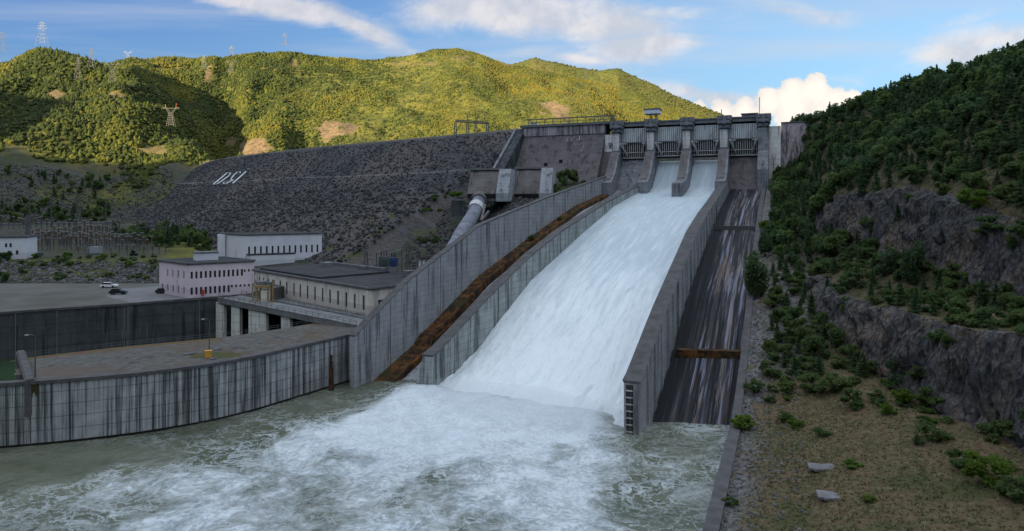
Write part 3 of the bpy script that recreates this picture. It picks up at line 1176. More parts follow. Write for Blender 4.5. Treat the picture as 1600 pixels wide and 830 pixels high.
# concrete shoulder under the outer wall's tail, behind the front wall beyond the tip
th = thing('ramp_wall', 'pale sloping concrete wall closing the outer tip of the lower yard', 'wall', (*back[-1], ZPL))
mb = MB()
a, b = Vector((*back[-1], 0)), Vector((*tip[0], 0))
d = (b - a).normalized(); n = Vector((d.y, -d.x, 0)) * .8
P = [a - n, b - n, b + n, a + n]
mb.hexa([(p.x, p.y, ZPL - 6) for p in P] + [(P[0].x, P[0].y, ZPL + 1.5), (P[1].x, P[1].y, ZPL + .4), (P[2].x, P[2].y, ZPL + .4), (P[3].x, P[3].y, ZPL + 1.5)])
mb.build('wall', M['cap'], th)
mb = MB()
mb.beam((a.x, a.y, ZPL + 1.6), (b.x, b.y, ZPL + .5), 1.1, .2); mb.build('coping', M['cap'], th)
# tailrace water between the two walls
mb = MB()
tz = 4.0
mb.face([(x, y + 1.0, tz) for x, y in fp if 800 + F * x / y < 60] + [(-20, 205, tz), (-60, 245, tz), (-330, 260, tz)])
struct(mb.build('tailrace_water', M['tail']))
# light scrub strip along the back edge of the yard
mb = MB()
for i in range(3, 6):
    a, b = back[i], back[i + 1]
    mb.face([(a[0], a[1] - .5, ZPL + .004), (b[0], b[1] - .5, ZPL + .004), (b[0], b[1] - 3.2, ZPL + .004), (a[0], a[1] - 3.0, ZPL + .004)][::-1])
struct(mb.build('verge', plain('rusty verge grass', (.10, .085, .025), (.12, .055, .03), .25, .95)))
mb = MB()
c = at_z(100, 577, ZPL)
pts = [(c[0] + math.cos(k / 14 * 6.283) * (9 + 2 * math.sin(k * 2.3)), c[1] + math.sin(k / 14 * 6.283) * 3.6 - 1.5, ZPL + .006) for k in range(14)]
mb.face(pts)
struct(mb.build('bare_earth', plain('reddish bare earth', (.12, .09, .08), (.09, .075, .065), .3, .95)))
mb = MB()
c = at_z(335, 556, ZPL)
pts = [(c[0] + math.cos(k / 16 * 6.283) * (5.6 + 1.2 * math.sin(k * 2.7)), c[1] + math.sin(k / 16 * 6.283) * 3.2 + .4, ZPL + .006) for k in range(16)]
mb.face(pts)
struct(mb.build('grass_patch', plain('yard grass', (.05, .055, .02), (.075, .07, .03), .6, .95)))

# ------------------------------------------------------------------ upper yard and its dark wall
ZPK = 16.0
W2 = [(-260, 502), (-90, 495), (0, 489.5), (60, 485), (200, 475.5), (338, 465)]
w2 = [at_z(px, py, ZPK)[:2] for px, py in W2]
w2b = []
for i in range(len(w2) - 1):
    w2b += [lerp(w2[i], w2[i + 1], k / 5) for k in range(5)]
w2b.append(w2[-1])
rw2 = thing('retaining_wall', 'straight dark wet wall holding up the car park behind the lower yard', 'wall', (*w2[2], 0))
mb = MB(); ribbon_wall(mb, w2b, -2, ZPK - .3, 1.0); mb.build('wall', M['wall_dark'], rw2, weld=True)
mb = MB(); ribbon_wall(mb, w2b, ZPK - .3, ZPK + .3, 1.2, over=.2); mb.build('coping', M['cap'], rw2, weld=True)
for i in range(4, len(w2b) - 1, 4):
    p = Vector(w2b[i])
    mb = MB(); mb.box((p.x, p.y - .05, 7), (.2, .25, 17.2), .5); mb.build('joint', M['trim'], rw2)
pk = [(x, y + .7) for x, y in w2b] + [at_z(420, 452, ZPK)[:2], (-70, 262), (-330, 262), (-420, 240)]
mb = MB(); mb.prism(pk, 2, ZPK); struct(mb.build('car_park', plain('gravel yard', (.115, .112, .105), (.075, .075, .066), .08, .95, 0, .5, .05)))
tarm = [at_z(px, py, ZPK + .006) for px, py in ((180, 452), (252, 447), (300, 466), (325, 464.8), (250, 470), (205, 473), (165, 463))]
mb = MB(); mb.face([(x, y, z) for x, y, z in tarm][::-1]); struct(mb.build('tarmac', plain('pale tarmac', (.17, .17, .18), (.14, .14, .15), .3, .9)))


# ------------------------------------------------------------------ left valley and lit hills: one height field
def col_table():
    d0 = [(225, 15.0), (233, 15.9)]
    def Y(d, py): return (d, CZ - (py - HY) / F * d)
    base = lambda: [(150, -6.0), (226, -6.0), (236, 15.8), (246, 17.0), Y(268, 403.5), Y(300, 398)]
    t = {}
    t[-700] = base() + [(450, 31), (560, 80), (700, 150), (900, 310), (1100, 330), (1500, 420), (2000, 300)]
    t[-300] = base() + [Y(450, 353), (540, 60), (600, 90), (700, 160), (900, 270), (1000, 285), (1250, 330), (1500, 200), (2000, 150)]
    t[-60] = base() + [Y(450, 353), Y(520, 330), Y(600, 262), Y(640, 236), Y(700, 190), Y(900, 78), (960, 230), (1250, 300), (1500, 200), (2000, 150)]
    t[0] = base() + [Y(450, 353), Y(520, 328), Y(600, 263), Y(640, 238), Y(700, 195), Y(900, 79), (960, 230), (1100, 200), (1250, 300), (1500, 200), (2000, 150)]
    t[60] = base() + [Y(450, 353), Y(520, 325), Y(600, 263), Y(640, 246), Y(720, 186), Y(900, 68), (960, 230), (1100, 200), (1250, 320), (1500, 200), (2000, 150)]
    t[95] = base() + [Y(450, 353), Y(520, 323), Y(600, 264), Y(640, 250), Y(720, 182), Y(890, 71), (960, 225), (1100, 190), Y(1250, 90), (1500, 200), (2000, 150)]
    t[140] = base() + [Y(450, 354), Y(520, 325), Y(600, 264), Y(650, 253), Y(740, 175), Y(890, 84), (960, 210), (1100, 190), Y(1250, 92), (1500, 200), (2000, 150)]
    t[200] = base() + [Y(450, 356), Y(520, 330), Y(600, 266), Y(650, 258), Y(760, 150), Y(880, 102), Y(1000, 96), Y(1250, 92), (1500, 200), (2000, 150)]
    t[250] = base() + [(450, 29), (520, 40), Y(600, 268), Y(660, 262), Y(740, 188), Y(820, 142), Y(900, 148), Y(1000, 138), Y(1150, 116), Y(1250, 91), (1500, 200), (2000, 150)]
    t[300] = base() + [(450, 26), (560, 45), (640, 72), Y(670, 262), Y(725, 212), Y(800, 214), Y(900, 204), Y(1000, 184), Y(1150, 140), Y(1250, 90), (1500, 200), (2000, 150)]
    t[350] = [(150, -6.0), (228, -6.0), (244, 12.0), (280, 17), (450, 18), (560, 30), (650, 72), Y(700, 258), Y(740, 252), Y(800, 248), Y(900, 232), Y(1000, 206), Y(1100, 176), Y(1250, 87), (1500, 200), (2000, 150)]
    for px, py in ((385, 76), (410, 69), (440, 72), (470, 75), (520, 84), (590, 84), (640, 76), (680, 69), (720, 75), (760, 86), (800, 96), (850, 106), (900, 114)):
        t[px] = [(150, -6.0), (228, -6.0), (240, 10), (262, 14), (300, 19), (450, 18), (560, 30), (640, 60), (690, 78), (740, 84), (860, 128) if px > 450 else Y(860, 186), (1000, 205) if px > 450 else Y(1000, 140), Y(1250, py), (1500, 190), (2000, 150)]
    for px, py in ((640, 76), (680, 69)):
        t[px] = [(150, -6), (200, -6), (212, 11), (225, 14), (262, 19), (300, 28), (345, 46), (420, 40), (560, 30), (640, 60), (690, 78), (740, 84), (860, 128), (1000, 205), Y(1250, py), (1500, 190), (2000, 150)]
    t[720] = [(150, -6), (206, -6), (213, 12), (225, 20), (262, 24), (290, 35), (345, 54), (375, 66), (420, 50), (560, 40), (690, 78), (860, 128), (1000, 205), Y(1250, 75), (1500, 190), (2000, 150)]
    t[760] = [(150, -6), (217, 6), (222, 20), (240, 27), (290, 40), (345, 58), (365, 66), (420, 60), (560, 60), (690, 78), (860, 128), (1000, 200), Y(1250, 86), (1500, 190), (2000, 150)]
    t[800] = [(150, -6), (233, 6), (240, 32), (290, 47), (335, 62), (350, 62), (380, 70), (560, 70), (690, 78), (860, 125), (1000, 195), Y(1250, 96), (1500, 190), (2000, 150)]
    t[850] = [(150, -6), (258, 6), (266, 42), (300, 48), (335, 56), (352, 58), (380, 70), (560, 70), (690, 78), (860, 120), (1000, 190), Y(1250, 106), (1500, 190), (2000, 150)]
    t[900] = [(150, -6), (284, 6), (294, 46), (320, 54), (345, 58), (380, 70), (560, 70), (690, 78), (860, 115), (1000, 180), Y(1250, 115), (1500, 190), (2000, 150)]
    t[950] = [(150, -6), (318, 8), (327, 52), (345, 58), (380, 70), (560, 70), (690, 78), (860, 110), (1000, 165), Y(1250, 130), (1500, 190), (2000, 150)]
    for px, py in ((1000, 144), (1060, 166), (1120, 185), (1200, 200), (1330, 225)):
        t[px] = [(150, -8), (345, -8), (365, 40), (400, 74), (690, 76), (860, 90), (1000, 125), Y(1250, py), (1500, 140), (2000, 130)]
    return t


CT = col_table()
pxs = sorted(CT)
dst = np.concatenate([np.arange(150, 330, 3.0), np.arange(330, 700, 4.5), np.arange(700, 1300, 6.0), np.arange(1300, 2000, 35)])
colz = np.array([np.interp(dst, [k for k, _ in CT[p]], [v for _, v in CT[p]]) for p in pxs])
azs = np.arange(-700, 1331, 5.0)


def smooth1(a, k, axis):
    ker = np.ones(k) / k
    pad = [(0, 0)] * a.ndim
    pad[axis] = (k // 2, k // 2)
    return np.apply_along_axis(lambda v: np.convolve(v, ker, 'valid'), axis, np.pad(a, pad, mode='edge'))


Zh = np.array([np.interp(azs, pxs, colz[:, j]) for j in range(len(dst))]).T
far = sstep(560, 700, dst)[None, :]
Zs = smooth1(smooth1(Zh, 7, 1), 3, 0)
Zh = Zh * (1 - far) + Zs * far
PX, DD = np.meshgrid(azs, dst, indexing='ij')
Xh, Yh = (PX - 800) / F * DD, DD
# ribs and gullies running down the hills
am = sstep(620, 820, DD) * (1 - .5 * sstep(1180, 1260, DD))
rib = fbm(Xh * .011, Yh * .005, 0, 4, 51)
Zh = Zh + am * ((20 + 16 * sstep(230, 300, PX) * (1 - sstep(430, 520, PX))) * rib + 9 * fbm(Xh * .03, Yh * .03, 0, 4, 55) - 6)
spurm = sstep(560, 640, DD) * (1 - sstep(820, 900, DD)) * (1 - sstep(200, 330, PX))
Zh = Zh + spurm * 16 * (1 - np.abs(2 * vnoise(Xh * .016, Yh * .006, 0, 61)) * 1.0) - spurm * 8
Zh = Zh + sstep(280, 420, DD) * (1 - sstep(560, 640, DD)) * 4.0 * fbm(Xh * .03, Yh * .03, 0, 5, 63)
Zh = Zh + .35 * fbm(Xh * .2, Yh * .2, 0, 3, 64) * (1 - sstep(400, 500, DD)) * sstep(240, 250, DD)


def scar_at(lst):
    s = np.zeros_like(PX)
    py = HY - (Zh - CZ) / DD * F
    nz = 1.1 * fbm(Xh * .035, Yh * .035, Zh * .05, 4, 71)
    for (cx, cy, rx, ry, k) in lst:
        r = np.sqrt(((PX - cx) / rx) ** 2 + ((py - cy) / ry) ** 2) + nz
        s = np.maximum(s, k * (1 - sstep(.75, 1.05, r)) * (DD > 560))
    return s


scar = scar_at([(530, 208, 34, 13, 1), (868, 172, 24, 15, 1), (395, 229, 34, 13, 1), (135, 84, 14, 7, .8), (85, 148, 16, 7, .8), (182, 150, 20, 9, .7), (325, 118, 12, 18, .8), (120, 262, 120, 4.0, .8),
                (300, 262, 30, 5, .5), (455, 100, 20, 10, .5), (230, 235, 40, 9, .5), (720, 92, 14, 5, .4), (800, 100, 14, 3, .6), (270, 107, 60, 2.6, .5), (640, 100, 40, 3, .4)])
gravel = sstep(262, 272, DD) * (1 - sstep(440, 470, DD)) * (1 - sstep(240, 270, PX)) * .9
gravel = np.maximum(gravel, sstep(450, 480, DD) * (1 - sstep(640, 690, DD)) * .9 * sstep(-.35, .1, fbm(Xh * .02, Yh * .02, 0, 4, 79)))
bank = sstep(232, 238, DD) * (1 - sstep(258, 266, DD)) * (PX < 420)
gravel = np.maximum(gravel, bank * sstep(-.25, .25, fbm(Xh * .05, Yh * .1, 0, 4, 77) + .15))
gravel = np.maximum(gravel, (DD < 420) * sstep(330, 380, PX))
HILL = np.stack([Xh, Yh, Zh], -1)
fc = grid_faces(len(azs), len(dst))
hill = np_obj('hills', HILL.reshape(-1, 3), fc[:, ::-1], M['hill'], True, {'scar': scar.ravel(), 'gravel': gravel.ravel()})
struct(hill)

# far ridge beyond the reservoir
FRG = [(700, 150), (760, 112), (800, 100), (835, 89), (870, 98), (900, 105), (935, 111), (965, 107), (1000, 123), (1050, 148), (1100, 168), (1150, 187), (1200, 205), (1300, 230)]
azf = np.arange(700, 1300, 2.0)
ds = np.arange(1500, 2700, 14.0)
PXf, DDf = np.meshgrid(azf, ds, indexing='ij')
rz = np.interp(azf, [a for a, _ in FRG], [b for _, b in FRG])
rz = CZ + (HY - rz) / F * 2300
sh = np.where(DDf < 2300, ((DDf - 1500) / 800), 1 - (DDf - 2300) / 500)
Zf = 60 + (rz[:, None] - 60) * np.clip(sh, -.2, 1) ** .9 if False else 60 + (rz[:, None] - 60) * np.clip(sh, 0, 1)
Xf = (PXf - 800) / F * DDf
Zf = Zf + 22 * fbm(Xf * .006, DDf * .004, 0, 5, 81) * np.clip(sh * 2, 0, 1) * (1 - .65 * sstep(2150, 2300, DDf))
o = np_obj('far_ridge', np.stack([Xf, DDf, Zf], -1).reshape(-1, 3), grid_faces(len(azf), len(ds))[:, ::-1], M['hill'], True,
           {'scar': (sstep(.25, .5, fbm(Xf * .01, DDf * .01, 0, 4, 83)) * .25).ravel(), 'gravel': np.zeros(Xf.size)})
struct(o)

# valley floor that carries everything out to the horizon
mb = MB(); mb.face([(-9000, -3000, -12), (9000, -3000, -12), (9000, 14000, -12), (-9000, 14000, -12)])
struct(mb.build('ground', M['hill']))

# ------------------------------------------------------------------ mountain behind the viewpoint that keeps the evening sun off the gorge
swv = np.array([sun_to.x, sun_to.y]); swv = -swv / np.linalg.norm(swv)      # direction the light travels in plan
wv = np.array([swv[1], -swv[0]])
gs, gw = np.arange(-900, -180, 12.0), np.arange(-1500, 1000, 12.0)
GS, GW = np.meshgrid(gs, gw, indexing='ij')
RID = [(-1500, 330), (-1000, 320), (-900, 330), (-850, 318), (-815, 285), (-780, 236), (-740, 232), (-690, 252), (-600, 258), (-500, 262), (-400, 272), (-223, 285), (-100, 318), (0, 340), (300, 345), (1000, 320)]
rh = np.interp(GW, [a for a, _ in RID], [b for _, b in RID])
fall = np.where(GS > -420, 1 - sstep(-420, -190, GS), 1 - .6 * sstep(0, 480, -420 - GS))
Zb = -14 + (rh + 14) * fall + 10 * fbm(GS * .02, GW * .02, 0, 4, 91) * fall
Xb, Yb = GS * swv[0] + GW * wv[0], GS * swv[1] + GW * wv[1]
o = np_obj('mountain', np.stack([Xb, Yb, Zb], -1).reshape(-1, 3), grid_faces(len(gs), len(gw))[:, ::-1], M['hill'], True, {'scar': np.zeros(Xb.size), 'gravel': np.zeros(Xb.size)})
struct(o)

# ------------------------------------------------------------------ rockfill embankment
CR = [(56, 350), (34, 366), (8, 382), (-165, 521), (-258, 612), (-370, 752), (-430, 840)]
ZCR = 88.0
crl = [0]
for i in range(1, len(CR)):
    crl.append(crl[-1] + math.dist(CR[i], CR[i - 1]))
na, nb = 420, 130
aa = np.linspace(0, crl[-1], na)
cx, cy = np.interp(aa, crl, [c[0] for c in CR]), np.interp(aa, crl, [c[1] for c in CR])
DN = Vector((-.69, -.72, 0)).normalized()
LB = 140.0
# downslope profile: slope with two narrow berms
PB = [(-14, ZCR - .2), (0, ZCR), (38, 62.5), (43, 62.0), (82, 41), (87, 40.5), (LB, 11.5)]
bb = np.linspace(-14, LB, nb)
AA, BB = np.meshgrid(aa, bb, indexing='ij')
Xe = cx[:, None] + DN.x * BB
Ye = cy[:, None] + DN.y * BB
Ze = np.interp(BB, [b for b, _ in PB], [z for _, z in PB])
rockn = fbm(Xe * .35, Ye * .35, Ze * .35, 4, 101)
on_slope = sstep(1, 5, BB)
Ze = Ze + on_slope * (.55 * rockn + 1.2 * fbm(Xe * .02, Ye * .02, 0, 3, 105))
Ze = Ze - 12 * (1 - sstep(28, 60, AA)) * sstep(4, 18, BB) * (1 - .5 * sstep(70, 120, BB))
berm = np.maximum((1 - sstep(2.0, 3.6, np.abs(BB - 40.5 - 1.2 * fbm(Xe * .03, Ye * .03, 0, 2, 107)))) * .9, (1 - sstep(1.2, 2.6, np.abs(BB - 84.5))) * .55)
berm = np.maximum(berm, (1 - sstep(.8, 1.8, np.abs(BB - 1))) * .6)
moss = sstep(.05, .4, fbm(Xe * .16, Ye * .16, Ze * .16, 5, 109)) * sstep(110, 120, AA * 0 + BB + 30) * (1 - sstep(70, 110, AA)) * .7
emb = np_obj('embankment_dam', np.stack([Xe, Ye, Ze], -1).reshape(-1, 3), grid_faces(na, nb), M['rubble'], True, {'berm': berm.ravel(), 'moss': moss.ravel()})
tag(emb, 'dark rockfill dam embankment sloping down to the switchyard and powerhouse', 'dam')


def emb_pt(a, b, lift=.0):
    x, y = float(np.interp(a, crl, [c[0] for c in CR])), float(np.interp(a, crl, [c[1] for c in CR]))
    z = float(np.interp(b, [q for q, _ in PB], [q for _, q in PB]))
    return (x + DN.x * b, y + DN.y * b, z + lift)


# white stone letters on the slope
def find_ab(px, py):
    best = None
    for a in np.arange(20, crl[-1], 4):
        for b in np.arange(0, LB, 3):
            p = emb_pt(a, b)
            e = ((800 + F * p[0] / p[1]) - px) ** 2 + ((HY - (p[2] - CZ) / p[1] * F) - py) ** 2
            if best is None or e < best[0]:
                best = (e, a, b)
    return best[1], best[2]


a0, b0 = find_ab(333, 289)
a1, b1 = find_ab(362, 288)
a_top, b_top = find_ab(385, 269)
span = (a0 - a1)                       # a grows to the left
hgt = b0 - b_top
let = {'D': ([(0, 0), (0, 1), (.55, 1), (.8, .8), (.8, .2), (.55, 0), (0, 0)], .0), 'S': ([(.0, .08), (.2, 0), (.55, 0), (.75, .15), (.75, .38), (.55, .5), (.2, .5), (.02, .65), (.02, .85), (.2, 1), (.6, 1), (.78, .92)], 1.28), 'I': ([(0, 0), (0, 1)], 2.6)}
unit = span / 2.6
for ch, (pts, off) in let.items():
    mb = MB()
    P = [emb_pt(a0 - (off + u * .82) * unit + v * (a_top - a1), b0 + v * (b_top - b1), .5) for u, v in pts]
    for p, q in zip(P[:-1], P[1:]):
        mb.beam(p, q, 1.0, .45)
    if ch == 'I':
        c = emb_pt(a0 - off * unit + 1.15 * (a_top - a1), b0 + 1.15 * (b_top - b1), .7)
        mb.box(c, (1.6, 1.6, .6))
    mb.build('stone_letter', M['white_paint'], emb)

# loose boulders
def boulders(name, P, S, tints, lab=None, mat='boulder', seed=1, kind='stuff', sub=0):
    r = np.random.default_rng(seed)
    base = np.array([(0, 0, 1), (.9, 0, .4), (.28, .85, .4), (-.72, .52, .4), (-.72, -.52, .4), (.28, -.85, .4), (.72, .52, -.4), (-.28, .85, -.4), (-.9, 0, -.4), (-.28, -.85, -.4), (.72, -.52, -.4), (0, 0, -1)])
    fcs = np.array([(0, 1, 2), (0, 2, 3), (0, 3, 4), (0, 4, 5), (0, 5, 1), (1, 6, 2), (2, 7, 3), (3, 8, 4), (4, 9, 5), (5, 10, 1), (2, 6, 7), (3, 7, 8), (4, 8, 9), (5, 9, 10), (1, 10, 6), (11, 7, 6), (11, 8, 7), (11, 9, 8), (11, 10, 9), (11, 6, 10)])
    n = len(P)
    V = base[None] * (1 + .45 * (r.random((n, 12, 1)) - .5)) * S[:, None, None] * (1 + .6 * (r.random((n, 1, 3)) - .5))
    th = r.random(n) * 6.283
    c, s_ = np.cos(th)[:, None], np.sin(th)[:, None]
    V = np.stack([V[..., 0] * c - V[..., 1] * s_, V[..., 0] * s_ + V[..., 1] * c, V[..., 2]], -1) + P[:, None]
    Fc = (fcs[None] + (np.arange(n) * 12)[:, None, None]).reshape(-1, 3)
    T = np.repeat(tints, 12, 0)
    o = np_obj(name, V.reshape(-1, 3), Fc, M[mat], False, {'tint': T})
    struct(o, kind)
    return o


n = 19000
ra = 50 + RNG.random(n) ** 1.0 * 470
rb = 3 + RNG.random(n) * (LB - 6)
keep = np.abs(rb - 40.5) > 3.0
ra, rb = ra[keep], rb[keep]
px_, py_ = np.interp(ra, crl, [c[0] for c in CR]) + DN.x * rb, np.interp(ra, crl, [c[1] for c in CR]) + DN.y * rb
pz_ = np.interp(rb, [q for q, _ in PB], [q for _, q in PB]) + .2 + 1.2 * fbm(px_ * .02, py_ * .02, 0, 3, 105)
sz = .28 + .55 * RNG.random(len(ra)) ** 2.2 + .5 * (rb > 60) * RNG.random(len(ra)) ** 3
g0 = .032 + .065 * RNG.random(len(ra)) ** 1.5
tn = np.stack([g0 * 1.0, g0 * 1.0, g0 * 1.06], 1)
boulders('rockfill_boulders', np.stack([px_, py_, pz_], 1), sz, tn, seed=3)

# ================================================================== DAM TOP
def pier_pos(k):
    return (102.8 + k * 17.4 * .925, 322 - k * 17.4 * .38)


def gate_frame(k0):
    px, py = pier_pos(k0)

    def fr(t, w, z):
        """t upstream from the gate line, w to the right, z up"""
        return (px + FLOW.x * t + SIDE.x * w, py + FLOW.y * t + SIDE.y * w, z)
    return fr


ZTOP = 85.6
pier_label = {-3: 'concrete spillway pier at the end of the mauve dam wall', -2: 'concrete spillway pier carrying the small flat roofed cabin', -1: 'middle spillway pier standing between the two running streams',
              0: 'concrete spillway pier between the right stream and the dry bay', 1: 'end pier of the spillway beside the wooded slope'}
for k in range(-3, 2):
    fr = gate_frame(k)
    hw = 2.3
    th = thing('spillway_pier', pier_label[k], 'pier', (*fr(0, 0, 0)[:2], 50), 'spillway piers in a row')
    mb = MB()
    if k == -1:
        prof = [(9, 47), (9, ZTOP - 5), (-4.2, ZTOP - 5), (-4.2, 71), (-8, 69.5), (-16, 60), (-22, 55.8), (-36, 53.5), (-36, 43.5), (-20, 46)]
    elif k == 1:
        prof = [(9, 47), (9, ZTOP - 5), (-4.2, ZTOP - 5), (-6.5, 69), (-9, 68), (-14, 60), (-14, 45)]
    else:
        prof = [(9, 47), (9, ZTOP - 5), (-4.2, ZTOP - 5), (-4.2, 71), (-8, 69.5), (-16, 60), (-22, 55.8), (-26, 54.5), (-26, 45)]
    mb.extrude(prof[::-1], fr, -hw, hw)
    mb.build('shaft', M['pier'], th, weld=True)
    # corbelled head in three stepped courses
    for i, (z0, z1, f, w) in enumerate(((ZTOP - 5.2, ZTOP - 3.2, -5.2, 2.6), (ZTOP - 3.2, ZTOP - 1.4, -6.2, 3.0), (ZTOP - 1.4, ZTOP + 1.0, -5.4, 3.3))):
        mb = MB()
        mb.hexa([fr(t, ww_, z) for z in (z0, z1 - .12) for t, ww_ in ((f, -w), (f, w), (5, w), (5, -w))])
        for sgn in (-1, 1):
            mb.hexa([fr(t, ww_, z) for z in (z0 + .3, z1 - .5) for t, ww_ in ((f - .9, sgn * w * .55 - .6), (f - .9, sgn * w * .55 + .6), (f + .2, sgn * w * .55 + .6), (f + .2, sgn * w * .55 - .6))])
        mb.build('corbel', M['pier'], th)
    mb = MB()
    mb.hexa([fr(t, ww_, z) for z in (71.3, ZTOP - 5.6) for t, ww_ in ((-4.45, -hw * .86), (-4.45, hw * .62), (-4.1, hw * .62), (-4.1, -hw * .86))])
    mb.build('face_panel', M['pier_pale'], th)
    if k < 1:
        mb = MB()
        mb.extrude([(-4.3, 71.2), (-8.1, 69.62), (-16.1, 60.12), (-22.1, 55.95), (-21.5, 55.5), (-15.5, 59.3), (-7.5, 68.8), (-4.0, 70.6)], fr, -hw * .92, hw * .60)
        mb.build('face_slab', M['wall_dark'] if False else M['intake'], th, weld=True)
    # bearing bracket for the gate arm on the right flank
    for sgn in ((-1, 1) if k < 1 else (-1,)):
        mb = MB()
        mb.hexa([fr(t, ww_, z) for z in (73.6, 75.4) for t, ww_ in ((-6.4, sgn * (hw + .7) - .7), (-6.4, sgn * (hw + .7) + .7), (-3.6, sgn * (hw + .7) + .7), (-3.6, sgn * (hw + .7) - .7))])
        mb.build('bracket', M['pier'], th)
    if k in (-3, 0):
        mb = MB(); mb.beam(fr(-2, -1.5, ZTOP + 1), fr(-2, -1.5, ZTOP + 4.2), .3); mb.build('post', M['steel'], th)
    if k == 1:
        mb = MB(); mb.beam(fr(-2, -1.8, ZTOP + 1), fr(-2, -1.8, ZTOP + 9), .22); mb.build('mast', M['galv'], th)
    # buttress foot of the end piers
    if k == 1:
        mb = MB()
        mb.extrude([(4, 47), (4, ZTOP - 5), (-3, ZTOP - 5), (-6, 47)][::-1], fr, hw + .01, hw + 5.2)
        mb.build('buttress', M['pier_pale'], th)
    if k == -3:
        mb = MB()
        mb.extrude([(4, 50), (4, ZTOP - 5), (-3, ZTOP - 6), (-4.8, 71), (-4.8, 50)][::-1], fr, -hw - 3.8, -hw - .01)
        mb.build('side_panel', M['pier_pale'], th, weld=True)
        mb = MB()
        mb.extrude([(3, 48), (3, 71), (-5.2, 70.9), (-14, 56), (-14, 48)][::-1], fr, -hw - 4.4, -hw - .02)
        mb.build('buttress', M['dam_face'], th, weld=True)

gate_label = {-3: 'closed dry spillway gate next to the mauve dam wall', -2: 'spillway gate above the left stream of white water', -1: 'spillway gate above the right stream of white water', 0: 'closed spillway gate above the dry streaked chute'}
for k in range(-3, 1):
    fr0 = gate_frame(k)
    fr = lambda t, w, z, fr0=fr0: fr0(t - 3.0, w, z)
    w0, w1 = 2.32, 17.4 - 2.32
    th = thing('spillway_gate', gate_label[k], 'gate', (*fr(1, 8.7, 0)[:2], 66), 'spillway gates between the piers')
    mb = MB()
    mb.hexa([fr(t, w, z) for z, dt in ((75.4, 0), (82.6, .9)) for t, w in ((1 + dt, w0), (1 + dt, w1), (1.6 + dt, w1), (1.6 + dt, w0))])
    mb.build('upper_leaf', M['gate_steel'], th)
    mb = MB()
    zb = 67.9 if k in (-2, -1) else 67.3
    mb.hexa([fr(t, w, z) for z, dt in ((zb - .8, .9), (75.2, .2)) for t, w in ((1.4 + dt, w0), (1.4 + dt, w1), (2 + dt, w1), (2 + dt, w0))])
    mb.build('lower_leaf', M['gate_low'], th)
    for i in range(13):
        w = w0 + .6 + (w1 - w0 - 1.2) * i / 12
        mb = MB()
        mb.hexa([fr(t, w + d, z) for z, dt in ((75.5, 0), (82.4, .9)) for t, d in ((.7 + dt, -.1), (.7 + dt, .1), (1.02 + dt, .1), (1.02 + dt, -.1))])
        mb.build('upper_rib', M['steel'], th)
    for i in range(12):
        w = w0 + .8 + (w1 - w0 - 1.6) * i / 11
        mb = MB()
        mb.hexa([fr(t, w + d, z) for z, dt in ((zb + .3, .6), (75.0, 0)) for t, d in ((.9 + dt, -.14), (.9 + dt, .14), (1.3 + dt, .14), (1.3 + dt, -.14))])
        mb.build('lower_rib', M['gate_rib'], th)
    for nm, z, hh, dt in (('top_girder', 75.3, .5, .3), ('bottom_girder', zb + .25, .35, .9), ('middle_girder', 70.2, .3, .8)):
        mb = MB()
        mb.hexa([fr(t, w, zz) for zz in (z - hh / 2, z + hh / 2) for t, w in ((dt, w0), (dt, w1), (dt + .5, w1), (dt + .5, w0))])
        mb.build(nm, M['gate_rib'] if nm != 'top_girder' else M['steel'], th)
    for w, sg in ((w0 + .4, 1), (w1 - .4, -1)):
        mb = MB()
        mb.beam(fr(-5, w, 74.4), fr(1.2, w + sg * 2.2, 69), .55)
        mb.beam(fr(-5, w, 74.4), fr(1.0, w + sg * 2.2, 74.8), .55)
        mb.beam(fr(-2, w + sg * 1.0, 74.5), fr(-1.2, w + sg * 1.3, 71.0), .35)
        mb.build('gate_arm', M['gate_rib'], th)
    # sill wall under the shut gates
    if k in (-3, 0):
        mb = MB()
        mb.hexa([fr(t, w, z) for z, dt in ((50, -14), (67.2, -.2)) for t, w in ((dt + 3, w0), (dt + 3, w1), (6, w1), (6, w0))])
        mb.build('sill', M['dam_face'] if k == 0 else M['pier'], th)
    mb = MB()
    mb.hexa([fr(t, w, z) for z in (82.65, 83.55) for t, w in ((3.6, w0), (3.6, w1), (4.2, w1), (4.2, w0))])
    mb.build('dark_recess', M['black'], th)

fr = gate_frame(-3)
bridge = thing('gate_bridge', 'flat road bridge running across the tops of the spillway piers', 'bridge', (*fr(0, 35, 0)[:2], 85))
L4 = 17.4 * 4
mb = MB()
for k in range(4):
    mb.hexa([fr(t, w, z) for z in (83.6, 85.2) for t, w in ((-1.8, k * 17.4 + 3.4), (-1.8, k * 17.4 + 14.0), (8, k * 17.4 + 14.0), (8, k * 17.4 + 3.4))])
mb.build('girder', M['deck'], bridge)
mb = MB()
mb.hexa([fr(t, w, z) for z in (85.25, 85.9) for t, w in ((-2.2, 3.4), (-2.2, L4 - 3.4), (8.4, L4 - 3.4), (8.4, 3.4))])
mb.build('deck', M['steel'], bridge)
mb = MB()
for i in range(24):
    mb.beam(fr(7.5, 4 + i * 2.6, 85.9), fr(7.5, 4 + i * 2.6, 87.0), .12)
mb.beam(fr(7.5, 4, 87.0), fr(7.5, L4 - 4, 87.0), .12)
mb.build('handrail', M['steel'], bridge)

